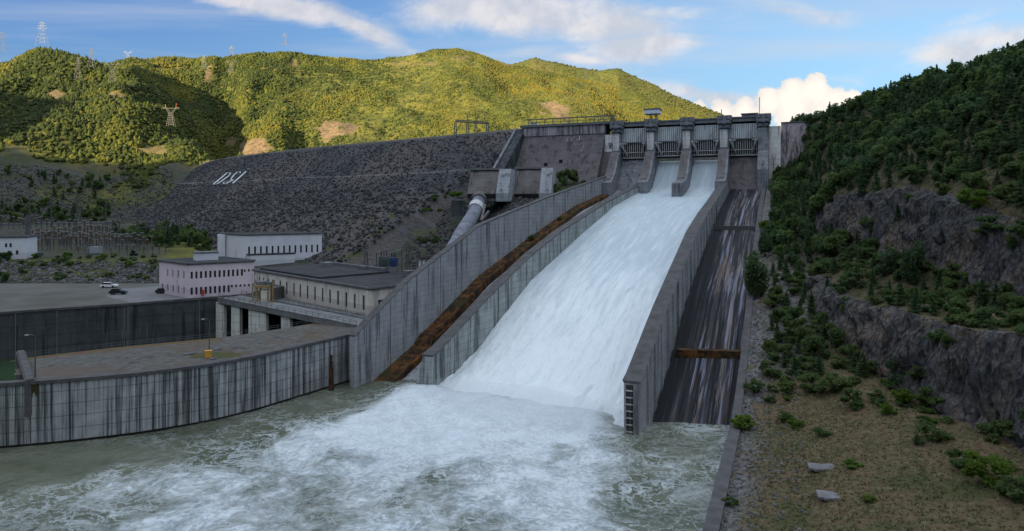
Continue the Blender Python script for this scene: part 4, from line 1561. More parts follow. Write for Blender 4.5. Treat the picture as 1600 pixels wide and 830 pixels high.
fr = gate_frame(-2)
th = thing('gate_cabin', 'small pale flat roofed cabin raised above the spillway bridge', 'cabin', fr(0, 0, ZTOP + 1))
for dt in (-1.5, 3):
    for w in (-1.0, 1.6):
        mb = MB()
        mb.beam(fr(dt, w, ZTOP + .9), fr(dt, w, ZTOP + 3.8), .5)
        mb.build('leg', M['steel'], th)
mb = MB(); mb.hexa([fr(t, w, z) for z in (ZTOP + 3.8, ZTOP + 5.9) for t, w in ((-3.4, -3.6), (-3.4, 3.8), (3.8, 3.8), (3.8, -3.6))]); mb.build('cabin', M['lilac'], th)
mb = MB(); mb.hexa([fr(t, w, z) for z in (ZTOP + 5.9, ZTOP + 6.3) for t, w in ((-3.8, -4.0), (-3.8, 4.2), (4.2, 4.2), (4.2, -4.0))]); mb.build('roof', M['trim'], th)
th = thing('gate_winch', 'low pale winch housing on the bridge near the end pier', 'winch', gate_frame(0)(3, 11, 87))
frw = gate_frame(0)
mb = MB(); mb.hexa([frw(t, w, z) for z in (85.95, 87.4) for t, w in ((1.5, 7.5), (1.5, 14.5), (4.5, 14.5), (4.5, 7.5))]); mb.build('housing', M['trim'], th)
mb = MB(); mb.hexa([frw(t, w, z) for z in (87.4, 87.8) for t, w in ((1.1, 7.1), (1.1, 14.9), (4.9, 14.9), (4.9, 7.1))]); mb.build('lid', M['steel'], th)

# concrete gravity section left of the gates
fr = gate_frame(-3)
dam = thing('concrete_dam', 'mauve grey concrete dam wall with faded painted letters beside the spillway gates', 'dam', (*fr(0, -28, 0)[:2], 60))
mb = MB()
mb.extrude([(8, 50), (8, 85.2), (-2, 85.2), (-2, 80.5), (-20, 56), (-24, 50)][::-1], fr, -51, -6.2)
mb.build('wall', M['dam_face'], dam, weld=True)
mb = MB()
mb.hexa([fr(t, w, z) for z in (80.6, 85.3) for t, w in ((-2.5, -51.2), (-2.5, -6.6), (8.2, -6.6), (8.2, -51.2))])
mb.build('crest_wall', M['dam_top'], dam)
mb = MB()
mb.hexa([fr(t, w, z) for z in (85.35, 86.6) for t, w in ((-3.2, -53), (-3.2, -3.4), (8.4, -3.4), (8.4, -53))])
mb.build('crest_road', M['steel'], dam)


def face_pt(w, z, lift=.12):
    t = -2 - (80.5 - z) * (18 / 24.5)
    return fr(t - lift, w, z + lift * .4)


def painted(mb, pts, w, z, sw, sh, th_=.42):
    P = [face_pt(w + u * sw, z + v * sh) for u, v in pts]
    for p, q in zip(P[:-1], P[1:]):
        mb.beam(p, q, th_, th_ * .4)


w_of = lambda px: -(965 - px) / 55 * 17.4 * 1.02
Dp = [(0, 0), (0, 1), (.6, 1), (1, .7), (1, .3), (.6, 0), (0, 0)]
Sp = [(0, .05), (.75, 0), (1, .25), (.75, .48), (.25, .52), (0, .78), (.25, 1), (1, .95)]
for ch, pts, px, z, k in (('D', Dp, 884, 76.6, .8), ('S', Sp, 894.5, 77.0, 1), ('I', [(0, 0), (0, 1)], 904, 77.2, 1)):
    mb = MB(); painted(mb, pts, w_of(px), z, 2.3, 2.6); mb.build('painted_letter', M['faded_paint'], dam)
mb = MB(); painted(mb, [(0, 1), (1, 1), (.75, 0)], w_of(907), 71.0, 2.2, 3.4, .35); mb.build('painted_mark', M['faded_paint'], dam)
# water outlets in the face
for px, z in ((858, 64.5), (882, 66)):
    mb = MB()
    c = face_pt(w_of(px), z, .02)
    mb.box(c, (1.6, 1.2, 1.8), -.39); mb.build('outlet', M['black'], dam)
# dark abutment wing between the concrete and the rockfill
th = thing('wing_wall', 'dark triangular wing wall where the rockfill meets the concrete dam', 'wall', (*fr(0, -55, 0)[:2], 60))
mb = MB()
mb.extrude([(8, 50), (8, 85), (0, 85), (-34, 58), (-34, 50)][::-1], fr, -56.5, -51.3)
mb.build('wall', M['wall_dark'], th, weld=True)
mb = MB()
mb.extrude([(0, 85.1), (0, 85.9), (-34.4, 59.2), (-34.4, 58.3)], fr, -57.2, -55.9)
mb.build('coping', M['pier'], th, weld=True)

# railing and pipe rack along the concrete crest
th = thing('crest_railing', 'open dark post and rail fence along the concrete dam crest', 'railing', (*fr(0, -28, 0)[:2], 86.6))
for i in range(11):
    w = -50 + i * 4.6
    mb = MB(); mb.beam(fr(2, w, 86.5), fr(2, w, 90.2), .34); mb.build('post', M['galv_dark'], th)
for nm, z, h in (('top_rail', 90.1, .55), ('middle_rail', 88.4, .25)):
    mb = MB(); mb.beam(fr(2, -51, z), fr(2, -3, z), .35, h); mb.build(nm, M['galv_dark'], th)
# parked pale van on the crest
def crest_van(loc, rz):
    th = thing('crest_van', 'tiny pale van parked on the dam crest behind the railing', 'van', loc)
    mb = MB(); mb.box((loc[0], loc[1], loc[2] + .95), (4.6, 1.8, 1.1), rz); mb.box((loc[0], loc[1], loc[2] + 1.75), (3.6, 1.7, .6), rz); mb.build('body', M['car_white'], th)
    mb = MB(); mb.box((loc[0], loc[1], loc[2] + 1.72), (3.2, 1.76, .36), rz); mb.build('window_band', M['glass'], th)
    ca, sa = math.cos(rz), math.sin(rz)
    for dx in (-1.4, 1.4):
        for dy in (-.85, .85):
            x, y = loc[0] + dx * ca - dy * sa, loc[1] + dx * sa + dy * ca
            mb = MB(); mb.tube([(x + sa * .12, y - ca * .12, loc[2] + .36), (x - sa * .12, y + ca * .12, loc[2] + .36)], .36, 10); mb.build('wheel', M['rubber'], th)


crest_van((*fr(4.5, -48, 0)[:2], 86.6), -.38)

# right abutment block
fr1 = gate_frame(1)
th = thing('abutment_wall', 'streaked brown concrete abutment between the end pier and the wooded slope', 'wall', (*fr1(0, 10, 0)[:2], 60))
mb = MB()
mb.extrude([(12, 50), (12, 82.6), (4, 82.6), (3, 77), (-3, 50)][::-1], fr1, 7.6, 19)
mb.build('wall', M['dam_top'], th, weld=True)
mb = MB(); mb.hexa([fr1(t, w, z) for z in (82.65, 83.1) for t, w in ((3.6, 7.6), (3.6, 19.5), (12.4, 19.5), (12.4, 7.6))]); mb.build('coping', M['steel'], th)
# masonry block low in the dry bay, behind the chute head
frd = gate_frame(0)

# ------------------------------------------------------------------ power intakes and penstock
def intake(cx, cy, d, wpx, hpx, label, side_px):
    p = at_d(cx, cy, d)
    w, h = wpx / F * d, hpx / F * d
    th = thing('intake_block', label, 'intake', (p[0], p[1], p[2]), 'sloping intake blocks above the penstocks')
    ux, uy = .985, -.17                   # across
    bx, by = .17, .985                    # away

    def fr_(t, s_, z):
        return (p[0] + ux * s_ + bx * t, p[1] + uy * s_ + by * t, p[2] + z)
    mb = MB()
    mb.extrude([(0, -3), (0, 0), (7.5, h), (17, h), (17, -3)], fr_, 0, w)
    mb.build('sloped_face', M['intake'], th, weld=True)
    mb = MB()
    mb.extrude([(-.3, -3.2), (-.3, .2), (7.3, h + .5), (17.2, h + .5), (17.2, -3.2)], fr_, w + .02, w + 5.2)
    mb.build('side_wall', M['lilac'] if False else M['chute_wall'], th, weld=True)
    mb = MB()
    mb.hexa([fr_(t, s_, z) for z in (h + .05, h + .9) for t, s_ in ((6.6, -1), (6.6, w - .1), (17.5, w - .1), (17.5, -1))])
    mb.build('coping', M['slab'], th)
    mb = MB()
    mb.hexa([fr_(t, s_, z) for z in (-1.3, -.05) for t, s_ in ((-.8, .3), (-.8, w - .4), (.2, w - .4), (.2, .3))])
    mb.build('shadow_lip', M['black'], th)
    return th, p, w, h


i1 = intake(730, 303, 282, 46, 38, 'sloping concrete intake block directly above the big pale pipe', 0)
i2 = intake(803, 303, 292, 40, 40, 'sloping concrete intake block nearest the mauve dam wall', 0)
th = thing('penstock_pipe', 'big pale blue grey penstock pipe running down behind the outer training wall', 'pipe', at_d(748, 312, 279))
mb = MB(); mb.tube([at_d(749, 312, 281), at_d(741, 334, 270), at_d(722, 364, 250), at_d(706, 394, 237), at_d(694, 424, 228)], 2.8, 22); mb.build('pipe', M['penstock'], th, smooth=True)
mb = MB(); mb.tube([at_d(744.5, 322, 276), at_d(742.5, 328, 273)], 3.1, 22); mb.build('collar', M['white_paint'], th, smooth=True)
mb = MB(); mb.tube([at_d(733, 347, 263.0), at_d(731.5, 349.5, 262)], 3.0, 22); mb.build('flange', M['trim'], th, smooth=True)
mb = MB(); mb.tube([at_d(750, 309, 283), at_d(747.5, 315, 279.5)], 3.5, 12); mb.build('mouth', M['intake'], th)
mb = MB()
mb.beam(at_d(758, 320, 276), at_d(752, 345, 262), .8); mb.beam(at_d(764, 330, 268), at_d(752, 345, 262), .7); mb.build('strut', M['intake'], th)
th = thing('penstock_block', 'mossy concrete anchor block beside the pale pipe', 'block', at_d(716, 320, 277))
mb = MB(); p = at_d(716, 322, 276); mb.box((p[0], p[1], p[2] - 1), (5.2, 5, 6.5), .2); mb.build('block', M['wall_dark'], th)
mb = MB(); mb.box((p[0], p[1], p[2] + 2.5), (5.6, 5.4, .5), .2); mb.build('cap', M['slab'], th)

# ================================================================== BUILDINGS
def windows(th, panes, names='window', sill=True):
    for q in panes:
        mb = MB(); mb.face(q)
        w = mb.build(names, M['glass'], th)
        mb = MB()
        a, b, c, d = [Vector(v) for v in q]
        n = (b - a).cross(d - a).normalized()
        t = .07
        for u, v in ((a, b), (b, c), (c, d), (d, a)):
            mb.beam(u + n * .04, v + n * .04, t, t)
        mb.beam((a + b) / 2 + n * .05, (c + d) / 2 + n * .05, .06, .06)
        f = mb.build('frame', M['trim'], None)
        f.parent = w
        f.location = -world_loc(w) if False else (-world_loc(th).x, -world_loc(th).y, -world_loc(th).z)


def block_building(name, label, cat, c0, c1, depth, z0, z1, front, side, wall, roof='roof', over=.3, nvec=None, trim='trim'):
    """c0 left, c1 right end of the long face in plan; depth away from the viewer"""
    th = thing(name, label, cat, (c0[0], c0[1], z0))
    d = (Vector(c1) - Vector(c0)).normalized()
    n = Vector(nvec) if nvec else Vector((-d.y, d.x)) * depth
    b0, b1 = (c0[0] + n.x, c0[1] + n.y), (c1[0] + n.x, c1[1] + n.y)
    mb = MB()
    P1 = mb.facade(c0, c1, z0, z1, front)
    P2 = mb.facade(b0, c0, z0, z1, side)
    mb.facade(c1, b1, z0, z1, [])
    mb.facade(b1, b0, z0, z1, [])
    mb.build('wall', M[wall], th)
    windows(th, P1 + P2)
    mb = MB()
    q = [Vector(p) for p in (c0, c1, b1, b0)]
    dn, nn = d * over, n.normalized() * over
    poly = [tuple(q[0] - dn - nn), tuple(q[1] + dn - nn), tuple(q[2] + dn + nn), tuple(q[3] - dn + nn)]
    mb.prism(poly, z1 + .003, z1 + .45)
    r = mb.build('roof', M[roof], th)
    mb = MB()
    e = .25
    for a, b in zip(poly, poly[1:] + poly[:1]):
        mb.beam((*a, z1 + .42), (*b, z1 + .42), .45, .55)
    mb.build('parapet', M[trim], th)
    return th, (c0, c1, b1, b0), d, n.normalized()


# two-storey pink office
o0, o1 = at_z(294, 466, ZPK)[:2], at_z(396, 458.5, ZPK)[:2]
LO = math.dist(o0, o1)
HO = 10.0
fr_h, sd_h = [], []
for i in range(12):
    u = LO * (.035 + i * .0695)
    fr_h.append((u, u + LO * .034, 5.75, 7.85))
for i in range(3):
    u = LO * (.035 + (12 + i) * .0675)
    fr_h.append((u, u + LO * .03, 6.9, 7.7))
for i in range(9):
    u = LO * (.035 + i * .0695)
    fr_h.append((u, u + LO * .034, .9, 3.1))
for i in range(6):
    u = LO * (.035 + (9 + i) * .0675)
    fr_h.append((u, u + LO * .03, 2.3, 3.1))
DO = 19.6
for i in range(4):
    u = DO * (.28 + i * .185)
    sd_h.append((u, u + .8, 5.7, 7.9))
for i in range(5):
    u = DO * (.10 + i * .185)
    sd_h.append((u, u + .8, 1.1, 3.2))
off, oc, od, on_ = block_building('office_building', 'pink two storey office block with rows of narrow dark windows', 'building', o0, o1, DO, ZPK, ZPK + HO, fr_h, sd_h, 'pink', nvec=(-15.2, 12.4))
mb = MB()
c = Vector(o0) + od * (LO * .52) + on_ * 11
mb.box((c.x, c.y, ZPK + HO + 1.6), (6.5, 4.5, 2.4), math.atan2(od.y, od.x)); mb.build('stair_hut', M['lilac'], off)
mb = MB(); mb.box((c.x, c.y, ZPK + HO + 2.95), (7.0, 5.0, .3), math.atan2(od.y, od.x)); mb.build('hut_roof', M['trim'], off)
c = Vector(o0) + od * (LO * .21) - on_ * .3
mb = MB(); mb.box((c.x, c.y, ZPK + 1.4), (.7, .25, 1.7), math.atan2(od.y, od.x)); mb.build('sign_panel', M['red'], off)

# taller white block behind
w0 = at_d(382, 412, 290)
w1 = at_d(503, 405, 306)
LW = math.dist(w0[:2], w1[:2])
ZW0, ZW1 = 17.0, CZ - (368 - HY) / F * 290
hh = [(LW * (.045 + i * .0735), LW * (.045 + i * .0735) + LW * .024, (ZW1 - ZW0) - 8.3, (ZW1 - ZW0) - 4.9) for i in range(13)]
wt, wc4, wd, wn_ = block_building('erection_hall', 'tall white hall with one row of dark windows below the rockfill', 'building', w0[:2], w1[:2], 22, ZW0, ZW1, hh, [], 'lilac', nvec=(-16.5, 13.5))
c = Vector(w0[:2]) + wd * (LW * .30) - wn_ * 2.2
mb = MB(); mb.box((c.x, c.y, ZW0 + 2.4), (LW * .58, 4.2, 5.6), math.atan2(wd.y, wd.x)); mb.build('lean_to', M['lilac'], wt)
mb = MB(); mb.box((c.x, c.y, ZW0 + 5.4), (LW * .6, 4.6, .4), math.atan2(wd.y, wd.x)); mb.build('lean_to_roof', M['roof'], wt)
c = Vector(w0[:2]) - wd * .5 + wn_ * 19
mb = MB(); mb.box((c.x, c.y, (ZW0 + ZW1) / 2), (2.6, 7, ZW1 - ZW0 - .2), math.atan2(wd.y, wd.x)); mb.build('pilaster', M['lilac'], wt)

# powerhouse with tall slit windows
p0, p1 = at_d(399, 421, 246)[:2], at_d(577, 449, 192)[:2]
LP = math.dist(p0, p1)
ZP0, ZP1 = ZPL + .4, 19.6
hs = []
upx = [(401, 0), (405, 0), (412, 1), (419, 1), (428, 0), (438, 0), (448, 0), (459, 0), (469, 0), (480.5, 0), (492, 0), (504, 0), (515.5, 0), (528, 0), (541, 0), (554, 0), (568, 0)]
pv, dv = Vector(p0), (Vector(p1) - Vector(p0)).normalized()
for px, short in upx[1:]:
    r = (px - 800) / F
    u = (r * pv.y - pv.x) / (dv.x - r * dv.y)
    hs.append((u - .55, u + .55, 3.4 if short else 1.3, 5.6))
ph, pc4, pd, pn = block_building('powerhouse', 'long low cream powerhouse with a flat dark roof and slit windows', 'building', p0, p1, 30, ZP0, ZP1, hs, [], 'cream', over=.5)
c = Vector(p0) + pd * (LP * .30) + pn * 15
mb = MB(); mb.box((c.x, c.y, ZP1 + .75), (LP * .58, 27, .6), math.atan2(pd.y, pd.x)); mb.build('raised_roof', M['roof'], ph)
c = Vector(p0) + pd * (LP * .30) + pn * 27
mb = MB(); mb.box((c.x, c.y, ZP1 + 1.3), (LP * .5, 1.2, 1.7), math.atan2(pd.y, pd.x)); mb.build('roof_kerb', M['trim'], ph)
for fx, fy, sx, sy, sz_ in ((.16, 22, 5, 3, 1.6), (.42, 26, 3, 2.4, 1.3), (.55, 27, 4, 2, 1.2), (.78, 26, 3, 3, 1.5)):
    c = Vector(p0) + pd * (LP * fx) + pn * fy
    mb = MB(); mb.box((c.x, c.y, ZP1 + 1 + sz_ / 2), (sx, sy, sz_), math.atan2(pd.y, pd.x)); mb.build('roof_vent', M['slab'] if fx < .3 else M['trim'], ph)
c = Vector(p1) - pn * .15 - pd * .6
mb = MB(); mb.box((c.x, c.y, (ZP0 + ZP1) / 2 - .1), (1.3, .7, ZP1 - ZP0 - .3), math.atan2(pd.y, pd.x)); mb.build('corner_pilaster', M['cream'], ph)
# dark roller door and pale jamb on the end wall
c = Vector(p1) + pd * .12 + pn * 5.5
mb = MB(); mb.box((c.x, c.y, ZP0 + 2.2), (.3, 5.0, 4.2), math.atan2(pd.y, pd.x)); mb.build('roller_door', M['teal'], ph)
# small white building at the far left of the switchyard
s0, s1 = at_d(-45, 404, 262)[:2], at_d(42, 404, 268)[:2]
LS = math.dist(s0, s1)
zs0 = CZ - (404 - HY) / F * 268
ZS1 = CZ - (371 - HY) / F * 268
sh_ = [(LS * .60, LS * .60 + .8, 5.2, 6.8), (LS * .68, LS * .68 + .8, 5.2, 6.8), (LS * .61, LS * .61 + 1.6, .6, 2.8), (LS * .795, LS * .795 + .9, 2.2, 3.9)]
block_building('control_house', 'small plain white building beside the switchyard posts', 'building', s0, s1, 12, zs0 - .6, ZS1, sh_, [], 'lilac')

# ------------------------------------------------------------------ deck on columns in front of the powerhouse
b0 = Vector(at_z(340, 466, ZPK)[:2])
b1 = Vector(at_z(556, 507, ZPL + .9)[:2])
bd = (b1 - b0).normalized(); bn = Vector((-bd.y, bd.x))
LB_ = (b1 - b0).length
BW = 9.0
tb = thing('access_bridge', 'grey concrete deck on square columns between the office and the lower yard', 'bridge', (*b0, ZPL))


def bz(u):
    return ZPK - .1 + (ZPL + .5 - ZPK) * u


mb = MB()
P = []
for dz in (-1.3, 0):
    for u, w in ((0, 0), (1, 0), (1, BW), (0, BW)):
        q = b0 + bd * (LB_ * u) + bn * w
        P.append((q.x, q.y, bz(u) + dz))
mb.hexa(P); mb.build('deck', M['deck'], tb)
for w, nm in ((.2, 'kerb'), (BW - .2, 'kerb')):
    mb = MB()
    a, b = b0 + bn * w, b1 + bn * w
    mb.beam((a.x, a.y, bz(0) + .2), (b.x, b.y, bz(1) + .2), .5, .4); mb.build(nm, M['slab'], tb)
mb = MB()
for w in (.3, BW - .3):
    for i in range(25):
        q = b0 + bd * (LB_ * i / 24) + bn * w
        mb.beam((q.x, q.y, bz(i / 24) + .35), (q.x, q.y, bz(i / 24) + 1.4), .09)
    a, b = b0 + bn * w, b1 + bn * w
    for h in (.9, 1.4):
        mb.beam((a.x, a.y, bz(0) + h), (b.x, b.y, bz(1) + h), .08)
mb.build('railing', M['galv'], tb)
for pxa, pxb in ((335, 352), (359, 377), (386, 424), (437, 456)):
    us = []
    for px in (pxa, pxb):
        r = (px - 800) / F
        us.append((r * b0.y - b0.x) / (bd.x - r * bd.y))
    mb = MB()
    u0, u1 = us
    u1 = u0 + (u1 - u0) * .72
    P = []
    for z in (1, None):
        for u, w in ((u0, .5), (u1, .5), (u1, 1.6), (u0, 1.6)):
            q = b0 + bd * u + bn * w
            P.append((q.x, q.y, z if z is not None else bz(u / LB_) - 1.32))
    mb.hexa(P); mb.build('column', M['pier_pale'], tb)
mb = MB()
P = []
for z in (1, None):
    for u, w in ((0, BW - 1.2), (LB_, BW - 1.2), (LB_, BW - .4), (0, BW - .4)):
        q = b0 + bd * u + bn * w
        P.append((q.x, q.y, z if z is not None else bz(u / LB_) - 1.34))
mb.hexa(P); mb.build('shade_backing', M['black'], tb)  # black sheet standing in for the shade in the void beneath the deck
# apron slab between the deck and the powerhouse
mb = MB()
q0, q1 = b0 + bn * (BW + .02) + bd * 8, b1 + bn * (BW + .02)
mb.prism([tuple(q0), tuple(q1), (p1[0] + 3, p1[1] - 2), (p1[0] + 1, p1[1] + 6), (p0[0], p0[1] + 4), tuple(q0 + bn * 6)], ZPL - 9, ZPL + .35)
struct(mb.build('apron', M['deck']))
# yellow gantry crane on the deck
cp = at_d(411, 482, 199)
cr = thing('gantry_crane', 'old ochre gantry crane standing on the deck by the powerhouse wall', 'crane', cp)
zc = cp[2]
for dx, dy in ((-1.9, 0), (1.5, 0), (-1.9, 3.2), (1.5, 3.2)):
    mb = MB(); mb.beam((cp[0] + dx, cp[1] + dy, zc), (cp[0] + dx, cp[1] + dy, zc + 6.2), .45); mb.build('leg', M['ochre'], cr)
mb = MB(); mb.box((cp[0] - .2, cp[1] + 1.6, zc + 6.5), (4.4, 4.0, .7)); mb.build('beam', M['ochre'], cr)
mb = MB(); mb.box((cp[0] + .3, cp[1] + 1.2, zc + 3.2), (2.0, 2.2, 4.4)); mb.build('cab', M['cream'], cr)
mb = MB(); mb.box((cp[0] - 1.0, cp[1] + 1.6, zc + 7.4), (2.6, 2.4, 1.1)); mb.build('winch', M['slab'], cr)
mb = MB(); mb.box((cp[0] + 1.6, cp[1] + 1.6, zc + 7.1), (2.0, 1.6, 1.2)); mb.build('motor', M['green_grey'], cr)
for dx, hh_ in ((2.9, 8.5), (-3.1, 7.6)):
    mb = MB(); mb.beam((cp[0] + dx, cp[1], zc), (cp[0] + dx, cp[1], zc + hh_), .3); mb.build('guide_post', M['ochre'], cr)

# ------------------------------------------------------------------ cars
def make_car(name, label, loc, rz, paint, scale=1.0):
    th = thing(name, label, 'car', loc, 'cars parked by the office')
    ca, sa = math.cos(rz), math.sin(rz)

    def fr_(x, y, z):
        x, y, z = x * scale, y * scale, z * scale
        return (loc[0] + x * ca - y * sa, loc[1] + x * sa + y * ca, loc[2] + z)
    mb = MB()
    prof = [(-2.2, .35), (-2.25, .75), (-2.1, .98), (-1.0, 1.02), (.9, 1.0), (2.0, .9), (2.25, .65), (2.2, .35)]
    mb.extrude(prof[::-1], lambda t, w, z: fr_(t, w, z), -.88, .88)
    mb.build('body', M[paint], th, weld=True)
    mb = MB()
    c = [(-1.9, 1.0), (-1.5, 1.46), (.25, 1.48), (1.05, 1.0)]
    lo = [fr_(x, w, 1.0) for x, w in ((-1.95, -.82), (1.05, -.82), (1.05, .82), (-1.95, .82))]
    hi = [fr_(x, w, 1.5) for x, w in ((-1.5, -.68), (.3, -.68), (.3, .68), (-1.5, .68))]
    mb.hexa(lo + hi); mb.build('window_band', M['glass'], th)
    mb = MB(); mb.hexa([fr_(x, w, z) for z in (1.5, 1.56) for x, w in ((-1.52, -.7), (.32, -.7), (.32, .7), (-1.52, .7))]); mb.build('roof', M[paint], th)
    for x in (-1.35, 1.4):
        for w in (-.86, .86):
            mb = MB()
            mb.tube([fr_(x, w - .1, .34), fr_(x, w + .1, .34)], .34 * scale, 14); wl = mb.build('wheel', M['rubber'], th)
    for w in (-.6, .6):
        mb = MB(); mb.hexa([fr_(x, w + d, z) for z in (.62, .8) for x, d in ((2.1, -.18), (2.26, -.18), (2.26, .18), (2.1, .18))]); mb.build('headlight', M['lamp'], th)
    return th


c = at_z(171, 449.5, ZPK); make_car('parked_car', 'white saloon car parked alone on the gravel yard', (*c[:2], ZPK + .01), .08, 'car_white', 1.15)
c = at_z(185, 460, ZPK); make_car('parked_car', 'black car parked beside the white saloon', (*c[:2], ZPK + .01), .15, 'car_black', 1.12)
c = at_z(256, 458.5, ZPK); make_car('parked_car', 'dark grey car tucked against the end wall of the pink office', (*c[:2], ZPK + .01), .02, 'car_grey', 1.05)

# ------------------------------------------------------------------ lower yard furniture
def lamp_post(px, py, h, label):
    p = at_z(px, py, ZPL)
    th = thing('lamp_post', label, 'lamp post', p, 'lamp posts on the lower yard')
    mb = MB(); mb.tube([p, (p[0], p[1], p[2] + h * .5), (p[0], p[1], p[2] + h)], [.14, .11, .08], 8); mb.build('pole', M['galv'], th)
    mb = MB(); mb.tube([(p[0], p[1], p[2] + h), (p[0] - .35, p[1] - .3, p[2] + h + .35), (p[0] - .9, p[1] - .7, p[2] + h + .4)], .07, 6); mb.build('arm', M['galv'], th)
    mb = MB(); mb.box((p[0] - 1.0, p[1] - .8, p[2] + h + .38), (.6, .36, .2), .6); mb.build('lamp_head', M['lamp'], th)
    mb = MB(); mb.box((p[0], p[1], p[2] + .15), (.6, .6, .3)); mb.build('base', M['slab'], th)


lamp_post(327, 556, 7.6, 'slim grey lamp post standing behind the orange box')
lamp_post(55, 593, 8.0, 'slim grey lamp post near the outer tip of the lower yard')
p = at_z(325.5, 560, ZPL)
th = thing('utility_box', 'orange yellow box at the foot of the lamp post', 'box', p)
mb = MB(); mb.box((p[0], p[1], ZPL + .85), (1.25, .9, 1.4), .3); mb.build('cabinet', M['orange'], th)
mb = MB(); mb.box((p[0], p[1], ZPL + 1.6), (1.4, 1.05, .12), .3); mb.build('lid', M['orange'], th)
mb = MB(); mb.box((p[0], p[1], ZPL + .08), (1.4, 1.0, .16), .3); mb.build('plinth', M['slab'], th)
for px, py, s_, lab in ((295, 554, 1.9, 'pale concrete slab lying flat on the yard beyond the orange box'), (340, 547, 1.4, 'small pale slab lying on the grass behind the lamp post'), (333, 562, 1.2, 'pale rubble slab lying at the wall edge beside the orange box')):
    p = at_z(px, py, ZPL)
    mb = MB(); mb.box((p[0], p[1], ZPL + .15), (s_, s_ * .6, .28), .3); mb.box((p[0] + s_ * .35, p[1] + .1, ZPL + .32), (s_ * .5, s_ * .35, .2), .7)
    tag(mb.build('loose_slab', M['slab']), lab, 'slab', 'loose slabs on the lower yard')
# thin rail fence along the back of the yard
th = thing('yard_railing', 'thin grey railing along the back edge of the lower yard', 'railing', (*back[3], ZPL))
mb = MB()
for i in range(len(back) - 1):
    a, b = back[i], back[i + 1]
    n = max(2, int(math.dist(a, b) / 2.5))
    for j in range(n):
        q = lerp(a, b, j / n)
        mb.beam((q[0], q[1] - .3, ZPL), (q[0], q[1] - .3, ZPL + 1.1), .07)
    for h in (.6, 1.1):
        mb.beam((a[0], a[1] - .3, ZPL + h), (b[0], b[1] - .3, ZPL + h), .05)
mb.build('rail', M['steel'], th)

# ------------------------------------------------------------------ pylons
def pylon(px, py, d, hpx, label, kind='tall', wpx=None, red=False, mat='galv'):
    base = at_d(px, py, d)
    h = hpx / F * d
    w = (wpx or hpx * .30) / F * d
    t = max(.13, d / 5600)
    th = thing('pylon', label, 'pylon', base, 'lattice pylons on the hills')
    mb = MB()
    x, y, z = base
    z -= 3.0

    def ring(f):
        if kind == 'tall':
            r = w * .5 * (1 - .82 * min(f / .72, 1)) + .05 * w
        else:
            r = w * .28 * (1 - .55 * min(f / .55, 1))
        return [(x + sx * r, y + sy * r * .6, z + (h + 3) * f) for sx, sy in ((-1, -1), (1, -1), (1, 1), (-1, 1))]
    top = 1.0 if kind == 'tall' else .58
    n = 6
    rs = [ring(top * i / n) for i in range(n + 1)]
    for i in range(n):
        for k in range(4):
            mb.beam(rs[i][k], rs[i + 1][k], t)
            mb.beam(rs[i][k], rs[i + 1][(k + 1) % 4], t * .6)
            mb.beam(rs[i + 1][k], rs[i + 1][(k + 1) % 4], t * .6)
    mb.build('lattice_mast', M[mat], th)
    H = lambda f: z + (h + 3) * f
    if kind == 'tall':
        for f, s_ in ((.74, .55), (.85, .46), (.96, .34)):
            mb = MB()
            for sg in (-1, 1):
                tip = (x + sg * w * s_, y, H(f))
                mb.beam((x, y, H(f) + .1), tip, t); mb.beam((x, y, H(f + .05)), tip, t * .7)
            mb.build('cross_arm', M[mat], th)
    else:
        mb = MB()
        for sg in (-1, 1):
            mb.beam((x + sg * w * .10, y, H(.56)), (x + sg * w * .36, y, H(.80)), t * 1.3)
            mb.beam((x, y, H(.60)), (x + sg * w * .28, y, H(.80)), t)
            mb.beam((x + sg * w * .36, y, H(.80)), (x + sg * w * .42, y, H(1.0)), t * 1.2)
        mb.build('window_frame', M[mat], th)
        mb = MB()
        mb.beam((x - w * .62, y, H(.82)), (x + w * .62, y, H(.82)), t * 1.6)
        mb.beam((x - w * .62, y, H(.82)), (x - w * .36, y, H(.88)), t)
        mb.beam((x + w * .62, y, H(.82)), (x + w * .36, y, H(.88)), t)
        mb.build('cross_arm', M[mat], th)
        if red:
            mb = MB(); mb.beam((x + w * .36, y, H(.82)), (x + w * .42, y, H(1.04)), t * 2.2); mb.beam((x - w * .4, y, H(.86)), (x - w * .43, y, H(1.0)), t * 1.6); mb.build('red_peak', M['red'], th)


pylon(66, 68, 890, 33, 'tall grey lattice pylon on top of the first hill', 'tall', 15)
pylon(4, 78, 890, 28, 'lattice pylon at the outer left end of the skyline', 'tall', 12, mat='galv_dark')
pylon(122, 122, 810, 32, 'slender pylon standing among trees on the spur', 'tall', 9, mat='galv_dark')
pylon(143, 104, 860, 28, 'slender pylon just below the saddle of the spur', 'tall', 10, mat='galv_dark')
pylon(176, 126, 800, 32, 'wide cat head pylon on the flank of the spur', 'cat', 20, mat='galv_dark')
pylon(267, 193, 700, 30, 'pale cat head pylon with red peaks in the shaded gully', 'cat', 21, red=True)
pylon(319, 105, 1180, 18, 'small pale pylon above the orange scar', 'tall', 7, mat='galv')
pylon(361, 112, 1160, 19, 'small wide armed pylon on the middle of the sunlit hill', 'cat', 15, mat='galv_dark')
pylon(445, 70, 1240, 18, 'faint slim pylon standing on the sunlit ridge', 'tall', 8)
pylon(362, 86, 1245, 14, 'faint pylon on the low saddle of the skyline', 'tall', 8, mat='galv')
pylon(200, 92, 1245, 13, 'faint wide armed pylon far behind the saddle', 'cat', 11)
pylon(914, 122, 1240, 16, 'tiny pale pylon beneath the distant peaks', 'tall', 5)

